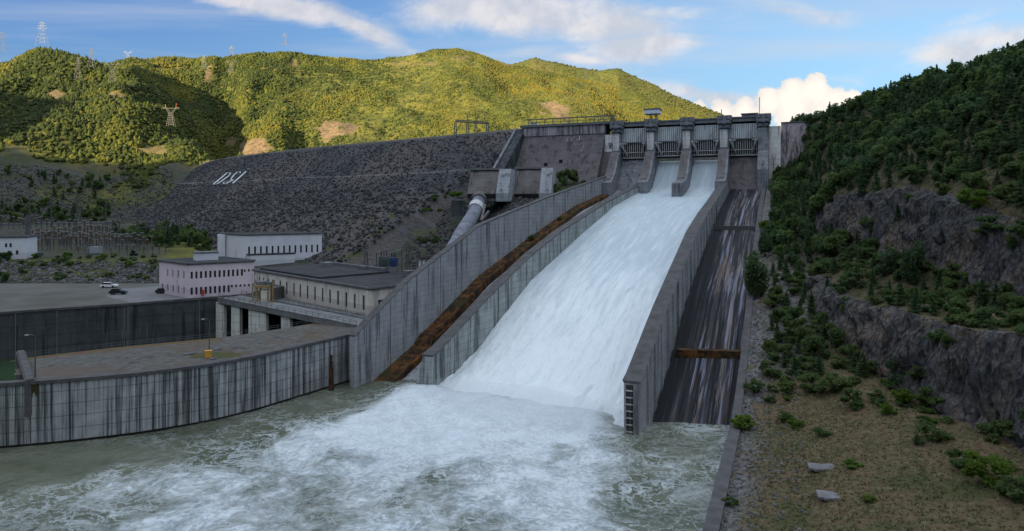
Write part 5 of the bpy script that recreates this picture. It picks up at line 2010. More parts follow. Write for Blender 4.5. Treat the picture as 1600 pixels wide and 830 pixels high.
# gantry on the embankment crest
ga, gb = find_ab(733, 206)
p = emb_pt(ga, 0)
th = thing('crest_gantry', 'dark steel line gantry standing on the rockfill crest', 'gantry', p)
d = p[1]
u = 1 / F * d
for dx in (-26, -7, 6, 24):
    for e in (0, 3.5):
        mb = MB(); mb.beam((p[0] + (dx + e) * u, p[1], p[2] - 2), (p[0] + (dx + e * .6) * u, p[1], p[2] + 17 * u), .55); mb.build('leg', M['galv_dark'], th)
mb = MB()
mb.beam((p[0] - 25 * u, p[1], p[2] + 17.6 * u), (p[0] + 28 * u, p[1], p[2] + 14 * u), .7)
mb.beam((p[0] - 25 * u, p[1], p[2] + 20 * u), (p[0] + 28 * u, p[1], p[2] + 16 * u), .5)
for i in range(14):
    x0, x1 = -25 + i * 3.8, -23 + i * 3.8
    mb.beam((p[0] + x0 * u, p[1], p[2] + 17.6 * u), (p[0] + x1 * u, p[1], p[2] + 19.6 * u), .3)
mb.build('cross_beam', M['galv_dark'], th)
mb = MB(); mb.beam((p[0] - 26 * u, p[1], p[2] - 1), (p[0] - 14 * u, p[1], p[2] + 18 * u), .4); mb.beam((p[0] - 6 * u, p[1], p[2] + 19 * u), (p[0] - 6 * u, p[1], p[2] + 28 * u), .5); mb.beam((p[0] + 7 * u, p[1], p[2] + 18 * u), (p[0] + 10 * u, p[1], p[2] + 25 * u), .4); mb.build('strut', M['galv_dark'], th)
# small pale hut on the embankment top just left of the gantry foot
p = emb_pt(ga, 9)
th = thing('instrument_hut', 'tiny pale instrument hut on the rockfill below the gantry', 'hut', p)
mb = MB(); mb.box((p[0], p[1], p[2] + 1.4), (2.6, 2.6, 3.2), .3); mb.build('wall', M['slab'], th)
mb = MB(); mb.box((p[0], p[1], p[2] + 3.15), (3.0, 3.0, .3), .3); mb.build('roof', M['trim'], th)

# ------------------------------------------------------------------ switchyard
def terrain_z(x, y):
    px = 800 + F * x / y
    i = min(max((px + 700) / 5.0, 0), len(azs) - 1.001)
    j = min(max(float(np.interp(y, dst, np.arange(len(dst)))), 0), len(dst) - 1.001)
    i0, j0 = int(i), int(j)
    fi, fj = i - i0, j - j0
    return float(Zh[i0, j0] * (1 - fi) * (1 - fj) + Zh[i0 + 1, j0] * fi * (1 - fj) + Zh[i0, j0 + 1] * (1 - fi) * fj + Zh[i0 + 1, j0 + 1] * fi * fj)


r = random.Random(5)
proto = None
for row, (d, pa, pb, n, h) in enumerate(((318, 46, 238, 30, 6.4), (332, 44, 222, 28, 7.4), (345, 40, 205, 28, 6.8), (375, 44, 178, 24, 7.6), (300, 120, 262, 12, 4.6), (410, 4, 186, 22, 8.4))):
    for i in range(n):
        px = pa + (pb - pa) * (i + r.uniform(-.25, .25)) / (n - 1)
        x = (px - 800) / F * d
        z = terrain_z(x, d)
        if proto is None:
            proto = thing('switchgear_post', 'brown insulator post on a thin steel stand in the crowded switchyard', 'insulator', (x, d, z), 'insulator posts in the switchyard')
            mb = MB(); mb.beam((x, d, z - .4), (x, d, z + 3.0), .38); mb.box((x, d, z + 3.05), (1.0, .8, .3)); mb.build('stand', M['galv_dark'], proto)
            mb = MB(); mb.tube([(x, d, z + 3.1), (x, d, z + 3.5), (x, d, z + 5.6)], [.22, .34, .24], 8); mb.build('insulator', M['porcelain'], proto)
            mb = MB(); mb.box((x, d, z + 5.8), (1.5, .3, .25)); mb.build('terminal', M['lamp'], proto)
            c = proto
        else:
            c = copy_thing(proto, (x, d, z), r.uniform(-.3, .3), h / 6.2 * r.uniform(.8, 1.1))
# portal gantries
glab = ['tall pole gantry rising in front of the white control house', 'pair of tall thin poles on the near side of the switchyard', 'tall thin portal over the middle of the switchyard', 'portal of thin poles at the far side of the switchyard', 'tall thin portal nearest the white hall', 'thin pole portal at the rockfill end of the switchyard']
for i, (px, py, d, hpx, wpx) in enumerate(((44, 402, 285, 66, 3), (16, 356, 440, 46, 60), (100, 372, 380, 66, 40), (190, 358, 430, 50, 50), (262, 372, 380, 52, 40), (238, 384, 335, 40, 44))):
    p = at_d(px, py, d)
    z = terrain_z(p[0], d) - .5
    u = d / F
    th = thing('line_portal', glab[i], 'portal', (p[0], d, z), 'line portals in the switchyard')
    for sx in (-1, 1):
        mb = MB(); mb.beam((p[0] + sx * wpx / 2 * u, d, z), (p[0] + sx * wpx / 2 * u, d, z + hpx * u), .5 if i else .9); mb.build('pole', M['galv'] if i else M['rust_light'] if False else M['galv_dark'], th)
    mb = MB(); mb.beam((p[0] - wpx / 2 * u, d, z + hpx * u * .8), (p[0] + wpx / 2 * u, d, z + hpx * u * .8), .6, .5); mb.build('beam', M['galv'], th)
# long pale parapet at the back of the switchyard
th = thing('boundary_wall', 'long low pale wall along the back of the switchyard', 'wall', at_d(60, 353, 448))
mb = MB()
for i in range(15):
    pa, pb = -60 + i * 16, -60 + (i + 1) * 16
    da = 446
    a, b = ((pa - 800) / F * da, da), ((pb - 800) / F * da, da)
    za, zb = terrain_z(*a), terrain_z(*b)
    mb.beam((*a, za + .4), (*b, zb + .4), .5, 2.4)
mb.build('wall', M['slab'], th)
mb = MB()
for i in range(15):
    pa, pb = -60 + i * 16, -60 + (i + 1) * 16
    a, b = ((pa - 800) / F * 446, 446), ((pb - 800) / F * 446, 446)
    mb.beam((*a, terrain_z(*a) + 1.75), (*b, terrain_z(*b) + 1.75), .9, .35)
mb.build('coping', M['lamp'], th)
# pale equipment container
p = at_d(147, 397, 300)
z = terrain_z(p[0], 300)
th = thing('transformer', 'pale transformer with a box body standing alone before the insulator posts', 'transformer', (p[0], 300, z))
mb = MB(); mb.box((p[0] + .9, 300, z + 2.2), (4.2, 3, 3.0)); mb.build('tank', M['lamp'], th)
mb = MB(); mb.box((p[0] - 2.4, 300, z + 1.6), (1.6, 2.4, 2.6)); mb.build('radiator', M['slab'], th)
mb = MB(); mb.box((p[0] + .3, 300, z + .35), (6.0, 2.6, .7)); mb.build('base', M['steel'], th)
for k in range(3):
    mb = MB(); mb.tube([(p[0] - .3 + k * 1.2, 300, z + 3.7), (p[0] - .3 + k * 1.2, 300, z + 5.0)], .18, 8); mb.build('bushing', M['porcelain'], th)
p = at_d(59, 401, 290)
z = terrain_z(p[0], 290)
th = thing('blue_cabinet', 'low blue cabinet beside the white control house', 'cabinet', (p[0], 290, z))
mb = MB(); mb.box((p[0], 290, z + .6), (3.6, 1.5, 1.3)); mb.build('body', M['blue'], th)
mb = MB(); mb.box((p[0], 290, z + 1.3), (3.8, 1.7, .12)); mb.build('lid', M['trim'], th)
p = at_d(209, 396, 285)
z = terrain_z(p[0], 285)
th = thing('cable_trailer', 'dark cable trailer parked at the switchyard edge', 'trailer', (p[0], 285, z))
mb = MB(); mb.box((p[0], 285, z + .9), (3.0, 1.4, .4)); mb.build('bed', M['car_grey'], th)
for dx in (-.9, .9):
    mb = MB(); mb.tube([(p[0] + dx, 284.1, z + .55), (p[0] + dx, 285.9, z + .55)], .5, 12); mb.build('wheel', M['rubber'], th)
mb = MB(); mb.tube([(p[0] - .2, 284.5, z + 1.8), (p[0] - .2, 285.5, z + 1.8)], .8, 14); mb.build('drum', M['car_black'], th)

# ------------------------------------------------------------------ transformers behind the powerhouse
def unit(px, py, d, w, h, mat, label):
    p = at_d(px, py, d)
    th = thing('unit_transformer', label, 'transformer', p, 'transformers behind the powerhouse')
    mb = MB(); mb.box((p[0], p[1], p[2] + h / 2), (w, 3, h)); mb.build('tank', M[mat], th)
    for k in range(5):
        mb = MB(); mb.box((p[0] - w / 2 + w * (k + .5) / 5, p[1] - 1.75, p[2] + h * .45), (.35, .5, h * .7)); mb.build('radiator', M[mat], th)
    mb = MB(); mb.box((p[0], p[1] - .2, p[2] - 1.2), (w * 1.15, 3.6, 2.4)); mb.build('plinth', M['slab'], th)
    for k in range(3):
        mb = MB(); mb.tube([(p[0] + (k - 1) * w * .28, p[1], p[2] + h), (p[0] + (k - 1) * w * .28, p[1], p[2] + h + 2.0)], [.25, .12], 8); mb.build('bushing', M['porcelain'], th)


unit(615, 416, 236, 2.6, 3.0, 'blue', 'bright blue transformer behind the flat powerhouse roof')
unit(600, 416, 240, 3.4, 3.6, 'green_grey', 'grey green transformer next to the blue one')
for px, py, d, lab in ((596, 393, 240, 'sloping pale busbar roof above the grey green transformer'), (620, 393, 236, 'sloping pale busbar roof above the blue transformer'), (645, 395, 233, 'sloping pale busbar roof nearest the outer training wall')):
    p = at_d(px, py, d)
    th = thing('busbar_canopy', lab, 'canopy', p, 'busbar canopies behind the powerhouse')
    mb = MB(); mb.hexa([(p[0] + x, p[1] + y, p[2] + z) for z0 in (0, .18) for x, y, z in ((-2.1, -.8, -.6 + z0), (2.1, -.8, .9 + z0), (2.1, .8, .9 + z0), (-2.1, .8, -.6 + z0))]); mb.build('roof', M['lamp'], th)
    for x in (-1.8, 1.8):
        mb = MB(); mb.beam((p[0] + x, p[1], p[2] - 8), (p[0] + x, p[1], p[2] + (.7 if x > 0 else -.6)), .3); mb.build('post', M['galv_dark'], th)
for px, py, d, hpx, lab in ((637, 428, 228, 50, 'tall thin lattice mast between the busbar canopies'), (572, 418, 246, 26, 'short thin lattice mast left of the grey green transformer')):
    p = at_d(px, py, d)
    h = hpx / F * d
    th = thing('lattice_mast', lab, 'mast', p, 'lattice masts behind the powerhouse')
    mb = MB()
    w = .8
    for sx, sy in ((-1, -1), (1, -1), (1, 1), (-1, 1)):
        mb.beam((p[0] + sx * w, p[1] + sy * w, p[2] - 3), (p[0] + sx * w * .5, p[1] + sy * w * .5, p[2] + h), .16)
    n = 9
    for i in range(n):
        f0, f1 = i / n, (i + 1) / n
        k0, k1 = w * (1 - .5 * f0), w * (1 - .5 * f1)
        s_ = 1 if i % 2 else -1
        for sy in (-1, 1):
            mb.beam((p[0] - s_ * k0, p[1] + sy * k0, p[2] + h * f0), (p[0] + s_ * k1, p[1] + sy * k1, p[2] + h * f1), .1)
    mb.build('lattice', M['galv'], th)
    mb = MB(); mb.beam((p[0] - 2.2, p[1], p[2] + h * .8), (p[0] + 2.2, p[1], p[2] + h * .8), .18); mb.build('cross_arm', M['galv'], th)
for px, d, lab in ((656, 222, 'white marker post at the foot of the rockfill by the training wall'), (662, 221, 'second white marker post closer to the training wall')):
    p = at_d(px, 420, d)
    th = thing('marker_post', lab, 'post', p, 'white posts behind the training wall')
    mb = MB(); mb.box((p[0], p[1], p[2] + .6), (.7, .5, 4.0)); mb.build('post', M['white_paint'], th)
    mb = MB(); mb.box((p[0], p[1], p[2] + 2.7), (.9, .7, .2)); mb.build('cap', M['slab'], th)

# ================================================================== RIGHT BANK
def itab(tab):
    return lambda u: np.interp(u, [k for k, _ in tab], [v for _, v in tab])


ZS = itab([(-140, 2.6), (-4, 2.8), (0, 3.0), (14, 6.0), (28, 9.6), (55, 19.5), (93, 30.8), (137, 42.5), (187, 51.5), (214, 62), (262, 80)])
V1 = itab([(-140, 66), (-60, 53), (-20, 40), (0, 31), (10, 28), (20, 25), (40, 18.5), (58, 14), (95, 9)])
C1 = itab([(-140, 14), (-60, 14), (-20, 14), (0, 15), (20, 11), (40, 7.5), (55, 4.5), (68, 0)])
B1R = itab([(-140, 5), (-20, 7), (0, 6), (20, 4), (40, 2.5), (60, 1.5), (260, 1)])
V2 = itab([(-140, 92), (-40, 66), (10, 50), (40, 38), (70, 27), (95, 18.5), (110, 17), (150, 14), (260, 8)])
C2 = itab([(-140, 12), (-40, 14), (10, 15), (40, 13.5), (80, 13), (94, 11.5), (102, 4), (108, 0)])
Z2 = itab([(-140, 24), (-40, 25), (10, 26.5), (40, 31.5), (70, 33), (95, 34.5), (110, 38.5), (150, 47), (214, 64), (262, 80)])
VR = itab([(-140, 220), (-40, 190), (0, 165), (60, 112), (110, 76), (150, 52), (214, 14), (262, 10)])
ZR = itab([(-140, 105), (-40, 102), (0, 99), (60, 92), (110, 88), (150, 85), (214, 82), (262, 84)])


def bank_uv(u, v):
    u, v = np.asarray(u, float), np.asarray(v, float)
    w1 = 2.6 * fbm(u * .07, v * .02, 0, 4, 201) + 1.0 * fbm(u * .35, v * .1, 0, 3, 203)
    w2 = 3.2 * fbm(u * .06, v * .02, 0, 4, 205) + 1.1 * fbm(u * .35, v * .1, 0, 3, 207)
    zs, v1, c1, v2, c2, z2, vr, zr = ZS(u), V1(u) + w1 * sstep(70, 40, u), C1(u) * (1 + .25 * fbm(u * .06, 0, 0, 3, 208)), V2(u) + w2, C2(u) * (1 + .25 * fbm(u * .05, 3, 0, 3, 209)), Z2(u), VR(u), ZR(u)
    strip = zs + B1R(u) * sstep(0, 1, np.clip(v / np.maximum(v1, 1), 0, 1))
    z = strip + c1 * sstep(-.8, 2.8, v - v1)
    f2 = np.clip((v - v1 - 3.0) / np.maximum(v2 - v1 - 3.0, 1), 0, 1)
    zb1 = zs + B1R(u) + c1
    z = np.where(v > v1 + 2.8, zb1 + (z2 - zb1) * f2 ** 1.1, z)
    z = z + c2 * sstep(-.6, 3.4, v - v2)
    top = z2 + c2
    f3 = np.clip((v - v2 - 3.4) / np.maximum(vr - v2 - 3.4, 1), 0, 1)
    z = np.where(v > v2 + 3.4, top + (zr - top) * (1 - (1 - f3) ** 1.35), z)
    z = np.where(v > vr, zr - .12 * (v - vr), z)
    steep = np.maximum(sstep(-1.6, 0, v - v1) * (1 - sstep(2.6, 4.2, v - v1)) * sstep(1, 4, c1), sstep(-1.6, 0, v - v2) * (1 - sstep(3.2, 5.0, v - v2)) * sstep(1, 4, c2))
    z = z + (1.6 * fbm(u * .04, v * .04, 0, 3, 211)) * sstep(4, 14, v) + .3 * fbm(u * .3, v * .3, 0, 3, 213) * sstep(1, 4, v)
    return z, steep


def uv_xy(u, v):
    return D0[0] + FLOW.x * u + SIDE.x * v, D0[1] + FLOW.y * u + SIDE.y * v


us = np.concatenate([np.arange(-120, 110, .8), np.arange(110, 262, 1.4)])
vs = np.concatenate([np.arange(1.0, 60, .45), np.arange(60, 125, 1.2), np.arange(125, 330, 6)])
U, V = np.meshgrid(us, vs, indexing='ij')
Zb, steep = bank_uv(U, V)
Xb, Yb = uv_xy(U, V)
# rough blocky rock
blk = fbm(Xb * .25, Yb * .25, Zb * .30, 4, 221)
blk2 = np.abs(fbm(Xb * .6, Yb * .6, Zb * .18, 3, 223))
blk = blk + .55 * (np.round(blk * 5) / 5 - blk) * 1.6
ledge = np.round((Zb + 1.5 * fbm(Xb * .08, Yb * .08, 0, 3, 225)) / 2.4)
cell = _h(np.floor(U / 2.6 + .4 * ledge), ledge, np.zeros_like(U), 9) - .5
push = steep * (2.4 * blk - 1.3 * blk2 + 1.7 * cell)
Xb, Yb = Xb + SIDE.x * push, Yb + SIDE.y * push
Zb = Zb + steep * .8 * fbm(Xb * .4, Yb * .4, 0, 3, 227)
gravel_b = (1 - sstep(2.5, 7, V + 2 * fbm(U * .1, V * .1, 0, 2, 229))) * .95
gravel_b = np.maximum(gravel_b, (1 - sstep(7, 12, np.abs(V - 7))) * sstep(14, 24, U) * (1 - sstep(70, 100, U)) * .8)
scr = sstep(.18, .34, fbm(U * .022, V * .03, 0, 4, 231)) * sstep(3, 10, V - V2(U)) * .0
bank_o = np_obj('hillside', np.stack([Xb, Yb, Zb], -1).reshape(-1, 3), grid_faces(len(us), len(vs))[:, ::-1], M['slope'], False,
                {'wood': np.maximum(sstep(2, 9, V - V2(U)), .8 * sstep(12, 24, U) * sstep(4, 8, V)).ravel(), 'rock': np.clip(steep + scr, 0, 1).ravel(), 'gravel': np.clip(gravel_b, 0, 1).ravel()})
struct(bank_o)
# outcrop beside the dry chute head
# low river wall at the foot of the bank
th = thing('river_wall', 'low narrow concrete wall between the river and the dry grass bank', 'wall', (*on(D0, D1, -20), 0))
mb = MB()
e = [on(D0, D1, t) for t in range(-2, -90, -4)]
pp = []
for i, t in enumerate(range(-2, -90, -4)):
    x, y = D0[0] + FLOW.x * t, D0[1] + FLOW.y * t
    pp.append((x, y))
for i in range(len(pp) - 1):
    P = []
    for z in (-3, 3.2):
        for (x, y), w in ((pp[i], 0), (pp[i], 1.5), (pp[i + 1], 1.5), (pp[i + 1], 0)):
            P.append((x + SIDE.x * w, y + SIDE.y * w, z))
    mb.hexa(P)
mb.build('wall', M['cap'], th, weld=False)
mb = MB()
a_, b_ = pp[0], pp[-1]
P = []
for z in (3.2, 3.42):
    for (x, y), w in ((a_, -.15), (a_, 1.75), (b_, 1.75), (b_, -.15)):
        P.append((x + SIDE.x * w, y + SIDE.y * w, z))
mb.hexa(P)
mb.build('coping', M['cap'], th)


def bank_pt(px, py):
    """ground point on the bank seen at a photo pixel"""
    best = None
    for d in np.arange(70, 420, .5):
        x, y, z = at_d(px, py, d)
        dx, dy = x - D0[0], y - D0[1]
        u, v = dx * FLOW.x + dy * FLOW.y, dx * SIDE.x + dy * SIDE.y
        if v < 1:
            continue
        zz, _ = bank_uv(u, v)
        if z <= float(zz):
            return (x, y, float(zz)), u, v
    return None, 0, 0


for (px, py, sx, sy, lab) in ((1288, 733, 4.0, 2.0, 'larger flat grey slab lying in the dry grass'), (1303, 777, 3.8, 2.0, 'broken grey slab nearest the viewer in the dry grass')):
    p, u, v = bank_pt(px, py)
    if p:
        mb = MB()
        mb.box((p[0], p[1], p[2] + .02), (sx, sy, .3), .1)
        mb.box((p[0] + sx * .33, p[1] - .25, p[2] + .05), (sx * .45, sy * .9, .3), .5)
        mb.box((p[0] - sx * .3, p[1] + .2, p[2] + .04), (sx * .5, sy * 1.2, .3), -.3)
        tag(mb.build('flat_slab', M['slab']), lab, 'slab', 'slabs in the grass')

# ================================================================== VEGETATION
def tri_cloud(C, S, rng, flat=.0):
    """one random triangle of size S at each centre"""
    n = len(C)
    a = rng.normal(size=(n, 3)); b = rng.normal(size=(n, 3))
    a /= np.linalg.norm(a, axis=1)[:, None]
    b -= a * (a * b).sum(1)[:, None]
    b /= np.linalg.norm(b, axis=1)[:, None]
    if flat:
        a[:, 2] *= 1 - flat
        b[:, 2] *= 1 - flat
    S = np.broadcast_to(np.asarray(S), (n,))[:, None]
    Vt = np.stack([C - a * S * .6 - b * S * .35, C + a * S * .6 - b * S * .35, C + b * S * .75], 1)
    return Vt.reshape(-1, 3), np.arange(3 * n).reshape(-1, 3)


def pine_crown(seed, n=1500, h=8.0, rad=2.2, leaf=.42):
    r = np.random.default_rng(seed)
    t = r.random(n) ** .75                          # 0 bottom .. 1 top, denser low down
    whorl = np.round(t * 13) / 13 + r.normal(0, .012, n)
    lim = rad * (1 - whorl) ** .85 * (.75 + .25 * np.sin(whorl * 41 + seed))
    ang = r.random(n) * 6.283
    arm = .72 + .5 * vnoise(ang * 1.3, whorl * 9, 0, seed)
    rr = lim * np.sqrt(r.random(n) * .85 + .15) * np.clip(arm, .3, 1.25)
    C = np.stack([rr * np.cos(ang), rr * np.sin(ang), h * (.12 + .88 * whorl) - .25 * rr], 1)
    return tri_cloud(C, leaf * (.6 + .8 * r.random(n)) * (1 - .45 * whorl), r, .35)


def leafy_crown(seed, n=1500, h=6.0, rad=2.6, leaf=.42, low=.15, lobes=9, lr=.28):
    r = np.random.default_rng(seed)
    L = r.normal(size=(lobes, 3))
    L /= np.linalg.norm(L, axis=1)[:, None]
    L *= r.random((lobes, 1)) * .35 + .38
    k = r.integers(0, lobes, n)
    d = r.normal(size=(n, 3)); d /= np.linalg.norm(d, axis=1)[:, None]
    C = L[k] + d * (lr + .22 * r.random((lobes, 1)))[k] * (r.random((n, 1)) ** .33)
    C *= 1.15
    z0 = h * low
    C = np.stack([C[:, 0] * rad, C[:, 1] * rad, z0 + (h - z0) * (C[:, 2] * .5 + .5)], 1)
    C[:, 2] = np.maximum(C[:, 2], .1)
    return tri_cloud(C, leaf * (.6 + .8 * r.random(n)), r)


def trunk_mesh(name, h, r0, limbs, seed):
    mb = MB()
    rr = random.Random(seed)
    mb.tube([(0, 0, -.6), (rr.uniform(-.08, .08), 0, h * .4), (rr.uniform(-.15, .15), rr.uniform(-.15, .15), h * .85)], [r0, r0 * .7, r0 * .15], 7)
    for i in range(limbs):
        z = h * rr.uniform(.25, .7)
        a = rr.uniform(0, 6.28)
        l = h * rr.uniform(.12, .25)
        mb.tube([(0, 0, z), (math.cos(a) * l, math.sin(a) * l, z + l * .6)], [r0 * .4, r0 * .1], 5)
    return mb


VEG = {}


def make_tree(name, label, cat, group, seed, crown, mat, h, r0, limbs=5):
    th = thing(name, label, cat, (0, 0, 0), group)
    me = np_mesh('crown', *crown, M[mat])
    c = bpy.data.objects.new('crown', me)
    COL.objects.link(c)
    c.parent = th
    trunk_mesh('trunk', h, r0, limbs, seed).build('trunk', M['bark'], th)
    return th


used = {}


def place(kind, variant, loc, rz, sc, label=None, group=None):
    """first use moves the prototype, later ones copy it"""
    key = (kind, variant)
    if key not in VEG:
        if kind == 'pine':
            VEG[key] = make_tree('pine_tree', 'x', 'tree', 'pines', variant, pine_crown(variant + 10, 2200, 7.4, 2.6 + .25 * variant, .50), 'pine', 8, .17)
        elif kind == 'broad':
            VEG[key] = make_tree('broadleaf_tree', 'x', 'tree', 'broadleaf trees', variant, leafy_crown(variant + 30, 2200, 6.5, 2.7 + .2 * variant, .50), 'leaf', 6, .16)
        elif kind == 'bush':
            VEG[key] = make_tree('bush', 'x', 'bush', 'bushes', variant, leafy_crown(variant + 50, 1300, 2.3, 2.1, .28, .0, 15, .10), 'leaf', 1.6, .07, 6)
        elif kind == 'bright':
            VEG[key] = make_tree('bush', 'x', 'bush', 'bushes', variant, leafy_crown(variant + 70, 1500, 2.7, 2.0, .28, .0, 15, .10), 'leaf_bright', 1.9, .07, 6)
        elif kind == 'pale':
            VEG[key] = make_tree('broadleaf_tree', 'x', 'tree', 'broadleaf trees', variant, leafy_crown(variant + 90, 2600, 6.0, 3.3, .40, .05, 8), 'leaf_pale', 5, .18)
        elif kind == 'bigpine':
            VEG[key] = make_tree('pine_tree', 'x', 'tree', 'pines', variant, leafy_crown(variant + 110, 5200, 13, 3.3, .5, .03, 16), 'pine', 12, .28)
        o = VEG[key]
        o.location, o.rotation_euler, o.scale = loc, (0, 0, rz), (sc if isinstance(sc, tuple) else (sc, sc, sc))
        if label: o['label'] = label
        if group: o['group'] = group
        elif 'group' in o and group == '': del o['group']
        return o
    return copy_thing(VEG[key], loc, rz, sc, label, group)


# -- the trees and bushes one can pick out
hand = [
    ('bigpine', 1, 1180, 468, .95, 'largest dark pine standing alone at the edge of the dry streaked chute', 'lone trees of the bank'),
    ('bigpine', 2, 1196, 402, .60, 'dark pine just behind the largest lone pine beside the chute', 'lone trees of the bank'),
    ('pale', 1, 1386, 432, 1.05, 'round pale green tree standing before the upper rock face', 'lone trees of the bank'),
    ('bigpine', 3, 1425, 445, .72, 'dark conical tree right beside the round pale tree', 'lone trees of the bank'),
    ('pale', 2, 1408, 600, .85, 'rounded grey green tree at the foot of the lower rock face', 'lone trees of the bank'),
    ('bush', 1, 1333, 640, 1.45, 'dark dense bush standing at the upper edge of the dry grass', 'bushes of the bank'),
    ('bush', 2, 1303, 614, 1.6, 'bush just left of the dark dense one above the dry grass', 'bushes of the bank'),
    ('bush', 3, 1268, 612, 1.5, 'rounded bush on the gravel beside the tall grey rock slope', 'bushes of the bank'),
    ('bush', 1, 1205, 590, 1.5, 'larger dark bush on the gravel beside the chute kerb', 'bushes of the bank'),
    ('bush', 2, 1180, 614, 1.2, 'dark bush leaning over the kerb of the dry chute', 'bushes of the bank'),
    ('bush', 3, 1203, 630, .7, 'smallest bush on the gravel near the chute kerb', 'bushes of the bank'),
    ('bush', 1, 1226, 660, .9, 'low bush alone at the gravel edge of the dry grass', 'bushes of the bank'),
    ('bush', 3, 1228, 612, 1.0, 'small bush between the kerb bushes and the gravel slope', 'bushes of the bank'),
    ('bright', 1, 1159, 672, 1.15, 'bright green bush growing right on the river wall', 'bushes of the bank'),
    ('bush', 2, 1141, 790, .55, 'small dark bush on the river wall nearest the viewer', 'bushes of the bank'),
    ('bright', 2, 1540, 755, 1.5, 'large bright green bush below the lower rock face', 'bushes of the bank'),
    ('bright', 3, 1412, 632, 1.1, 'bright yellow green bush beneath the grey green tree', 'bushes of the bank'),
    ('bush', 1, 1582, 780, 1.3, 'dark green bush beside the large bright one at the rock foot', 'bushes of the bank'),
    ('bush', 2, 1508, 735, 1.2, 'dark bush on the other side of the large bright one', 'bushes of the bank'),
    ('bush', 3, 1460, 690, 1.1, 'greyish bush against the corner of the lower rock face', 'bushes of the bank'),
    ('bright', 1, 1520, 330, 1.6, 'bright green bush above the upper rock face', 'bushes of the bank'),
    ('bright', 3, 1195, 360, 1.5, 'yellow green bush on the bank level with the chute ledge', 'bushes of the bank'),
    ('bright', 2, 1222, 356, 1.3, 'second yellow green bush further from the chute ledge', 'bushes of the bank'),
    ('broad', 2, 1265, 560, .8, 'loose green tree on the gravel slope below the rock face', 'lone trees of the bank'),
    ('broad', 1, 1240, 520, .95, 'taller green tree on the gravel slope beside the chute', 'lone trees of the bank'),
    ('broad', 3, 1300, 545, .8, 'green tree growing at the cleft of the lower rock face', 'lone trees of the bank'),
    ('pine', 1, 1268, 500, .9, 'young pine standing at the left end of the lower rock face', 'lone trees of the bank'),
    ('pine', 2, 1348, 590, .7, 'young pine on the slope above the dark dense bush', 'lone trees of the bank'),
    ('bush', 1, 1370, 628, .9, 'small bush at the grass edge below the grey green tree', 'bushes of the bank'),
]
taken = []
for kind, var, px, py, sc, lab, grp in hand:
    p, u, v = bank_pt(px, py)
    if p is None:
        print('no ground for', lab)
        continue
    place(kind, var, (p[0], p[1], p[2] - .1), RNG.random() * 6.28, sc, lab, grp)
    taken.append((p[0], p[1]))

# -- the wood on the right slope
cu, cv = RNG.random(34000) * 380 - 120, RNG.random(34000) ** .9 * 190 + 2
zz, stp = bank_uv(cu, cv)
xx, yy = uv_xy(cu, cv)
pxs_, pys_ = 800 + F * xx / yy, HY - (zz - CZ) / yy * F
dens = np.zeros(len(cu))
v1_, v2_ = V1(cu), V2(cu)
dens = np.where(cv > v2_ + 4, 1.0, dens)                                # slope above the upper rock
dens = np.where((cv > v1_ + 4) & (cv < v2_ - 2), .75, dens)             # bench between the rock faces
dens = np.where((cu > 14) & (cv < v1_ - 1) & (cv > 6), .85, dens)
dens = np.where((cu > 60) & (cv > 4), np.maximum(dens, .85), dens)
clear = fbm(cu * .035, cv * .05, 0, 3, 241)
dens = dens * np.where((cv > v2_ + 3) & (cv < v2_ + 16) & (cu < 95), .5 + .5 * (clear > -.05), 1)
dens = np.where(stp >= .25, .18 * (cu < 100), dens)
dens = dens * (cv < VR(cu) + 7) * (yy > 60) * (pxs_ < 1680) * (pxs_ > 1165) * (pys_ > -40)
dens = dens * np.where((cu > 16) & (cu < 90) & (cv < 5.5), 0, 1)
sel = RNG.random(len(cu)) < dens
cu, cv, xx, yy, zz = cu[sel], cv[sel], xx[sel], yy[sel], zz[sel]
# thin out to a minimum spacing
keep, cell = [], {}
for i in range(len(cu)):
    sp = 2.3 if cv[i] > V2(cu[i]) else 2.5
    gx, gy = int(xx[i] // 4), int(yy[i] // 4)
    ok = all((xx[i] - xx[j]) ** 2 + (yy[i] - yy[j]) ** 2 > sp * sp for a in (-1, 0, 1) for b in (-1, 0, 1) for j in cell.get((gx + a, gy + b), ()))
    ok = ok and all((xx[i] - a) ** 2 + (yy[i] - b) ** 2 > 9 for a, b in taken)
    if ok:
        cell.setdefault((gx, gy), []).append(i)
        keep.append(i)
keep = sorted(keep, key=lambda i: yy[i] * yy[i] + xx[i] * xx[i])
print('bank trees', len(keep))
NEAR = 290
lab_p = 'dark green pine among the close packed trees on the shaded slope'
lab_b = 'broad leafed tree among the close packed trees on the shaded slope'
lab_s = 'low green shrub among the trees on the benches between the rock faces'
r = random.Random(9)
for i in keep[:NEAR]:
    low = cv[i] < V2(cu[i]) + 3.5
    q = r.random()
    if low and q < .38:
        place('bush', r.randint(1, 3), (xx[i], yy[i], zz[i] - .15), r.uniform(0, 6.28), r.uniform(.8, 1.6), lab_s, 'shrubs of the benches')
    elif q < .62 + .1 * low:
        place('pine', r.randint(1, 4), (xx[i], yy[i], zz[i] - .2), r.uniform(0, 6.28), r.uniform(.5, .95) * (.75 if low else 1), lab_p, 'pines of the slope')
    else:
        place('broad', r.randint(1, 4), (xx[i], yy[i], zz[i] - .2), r.uniform(0, 6.28), r.uniform(.5, .85) * (.8 if low else 1), lab_b, 'broadleaf trees of the slope')


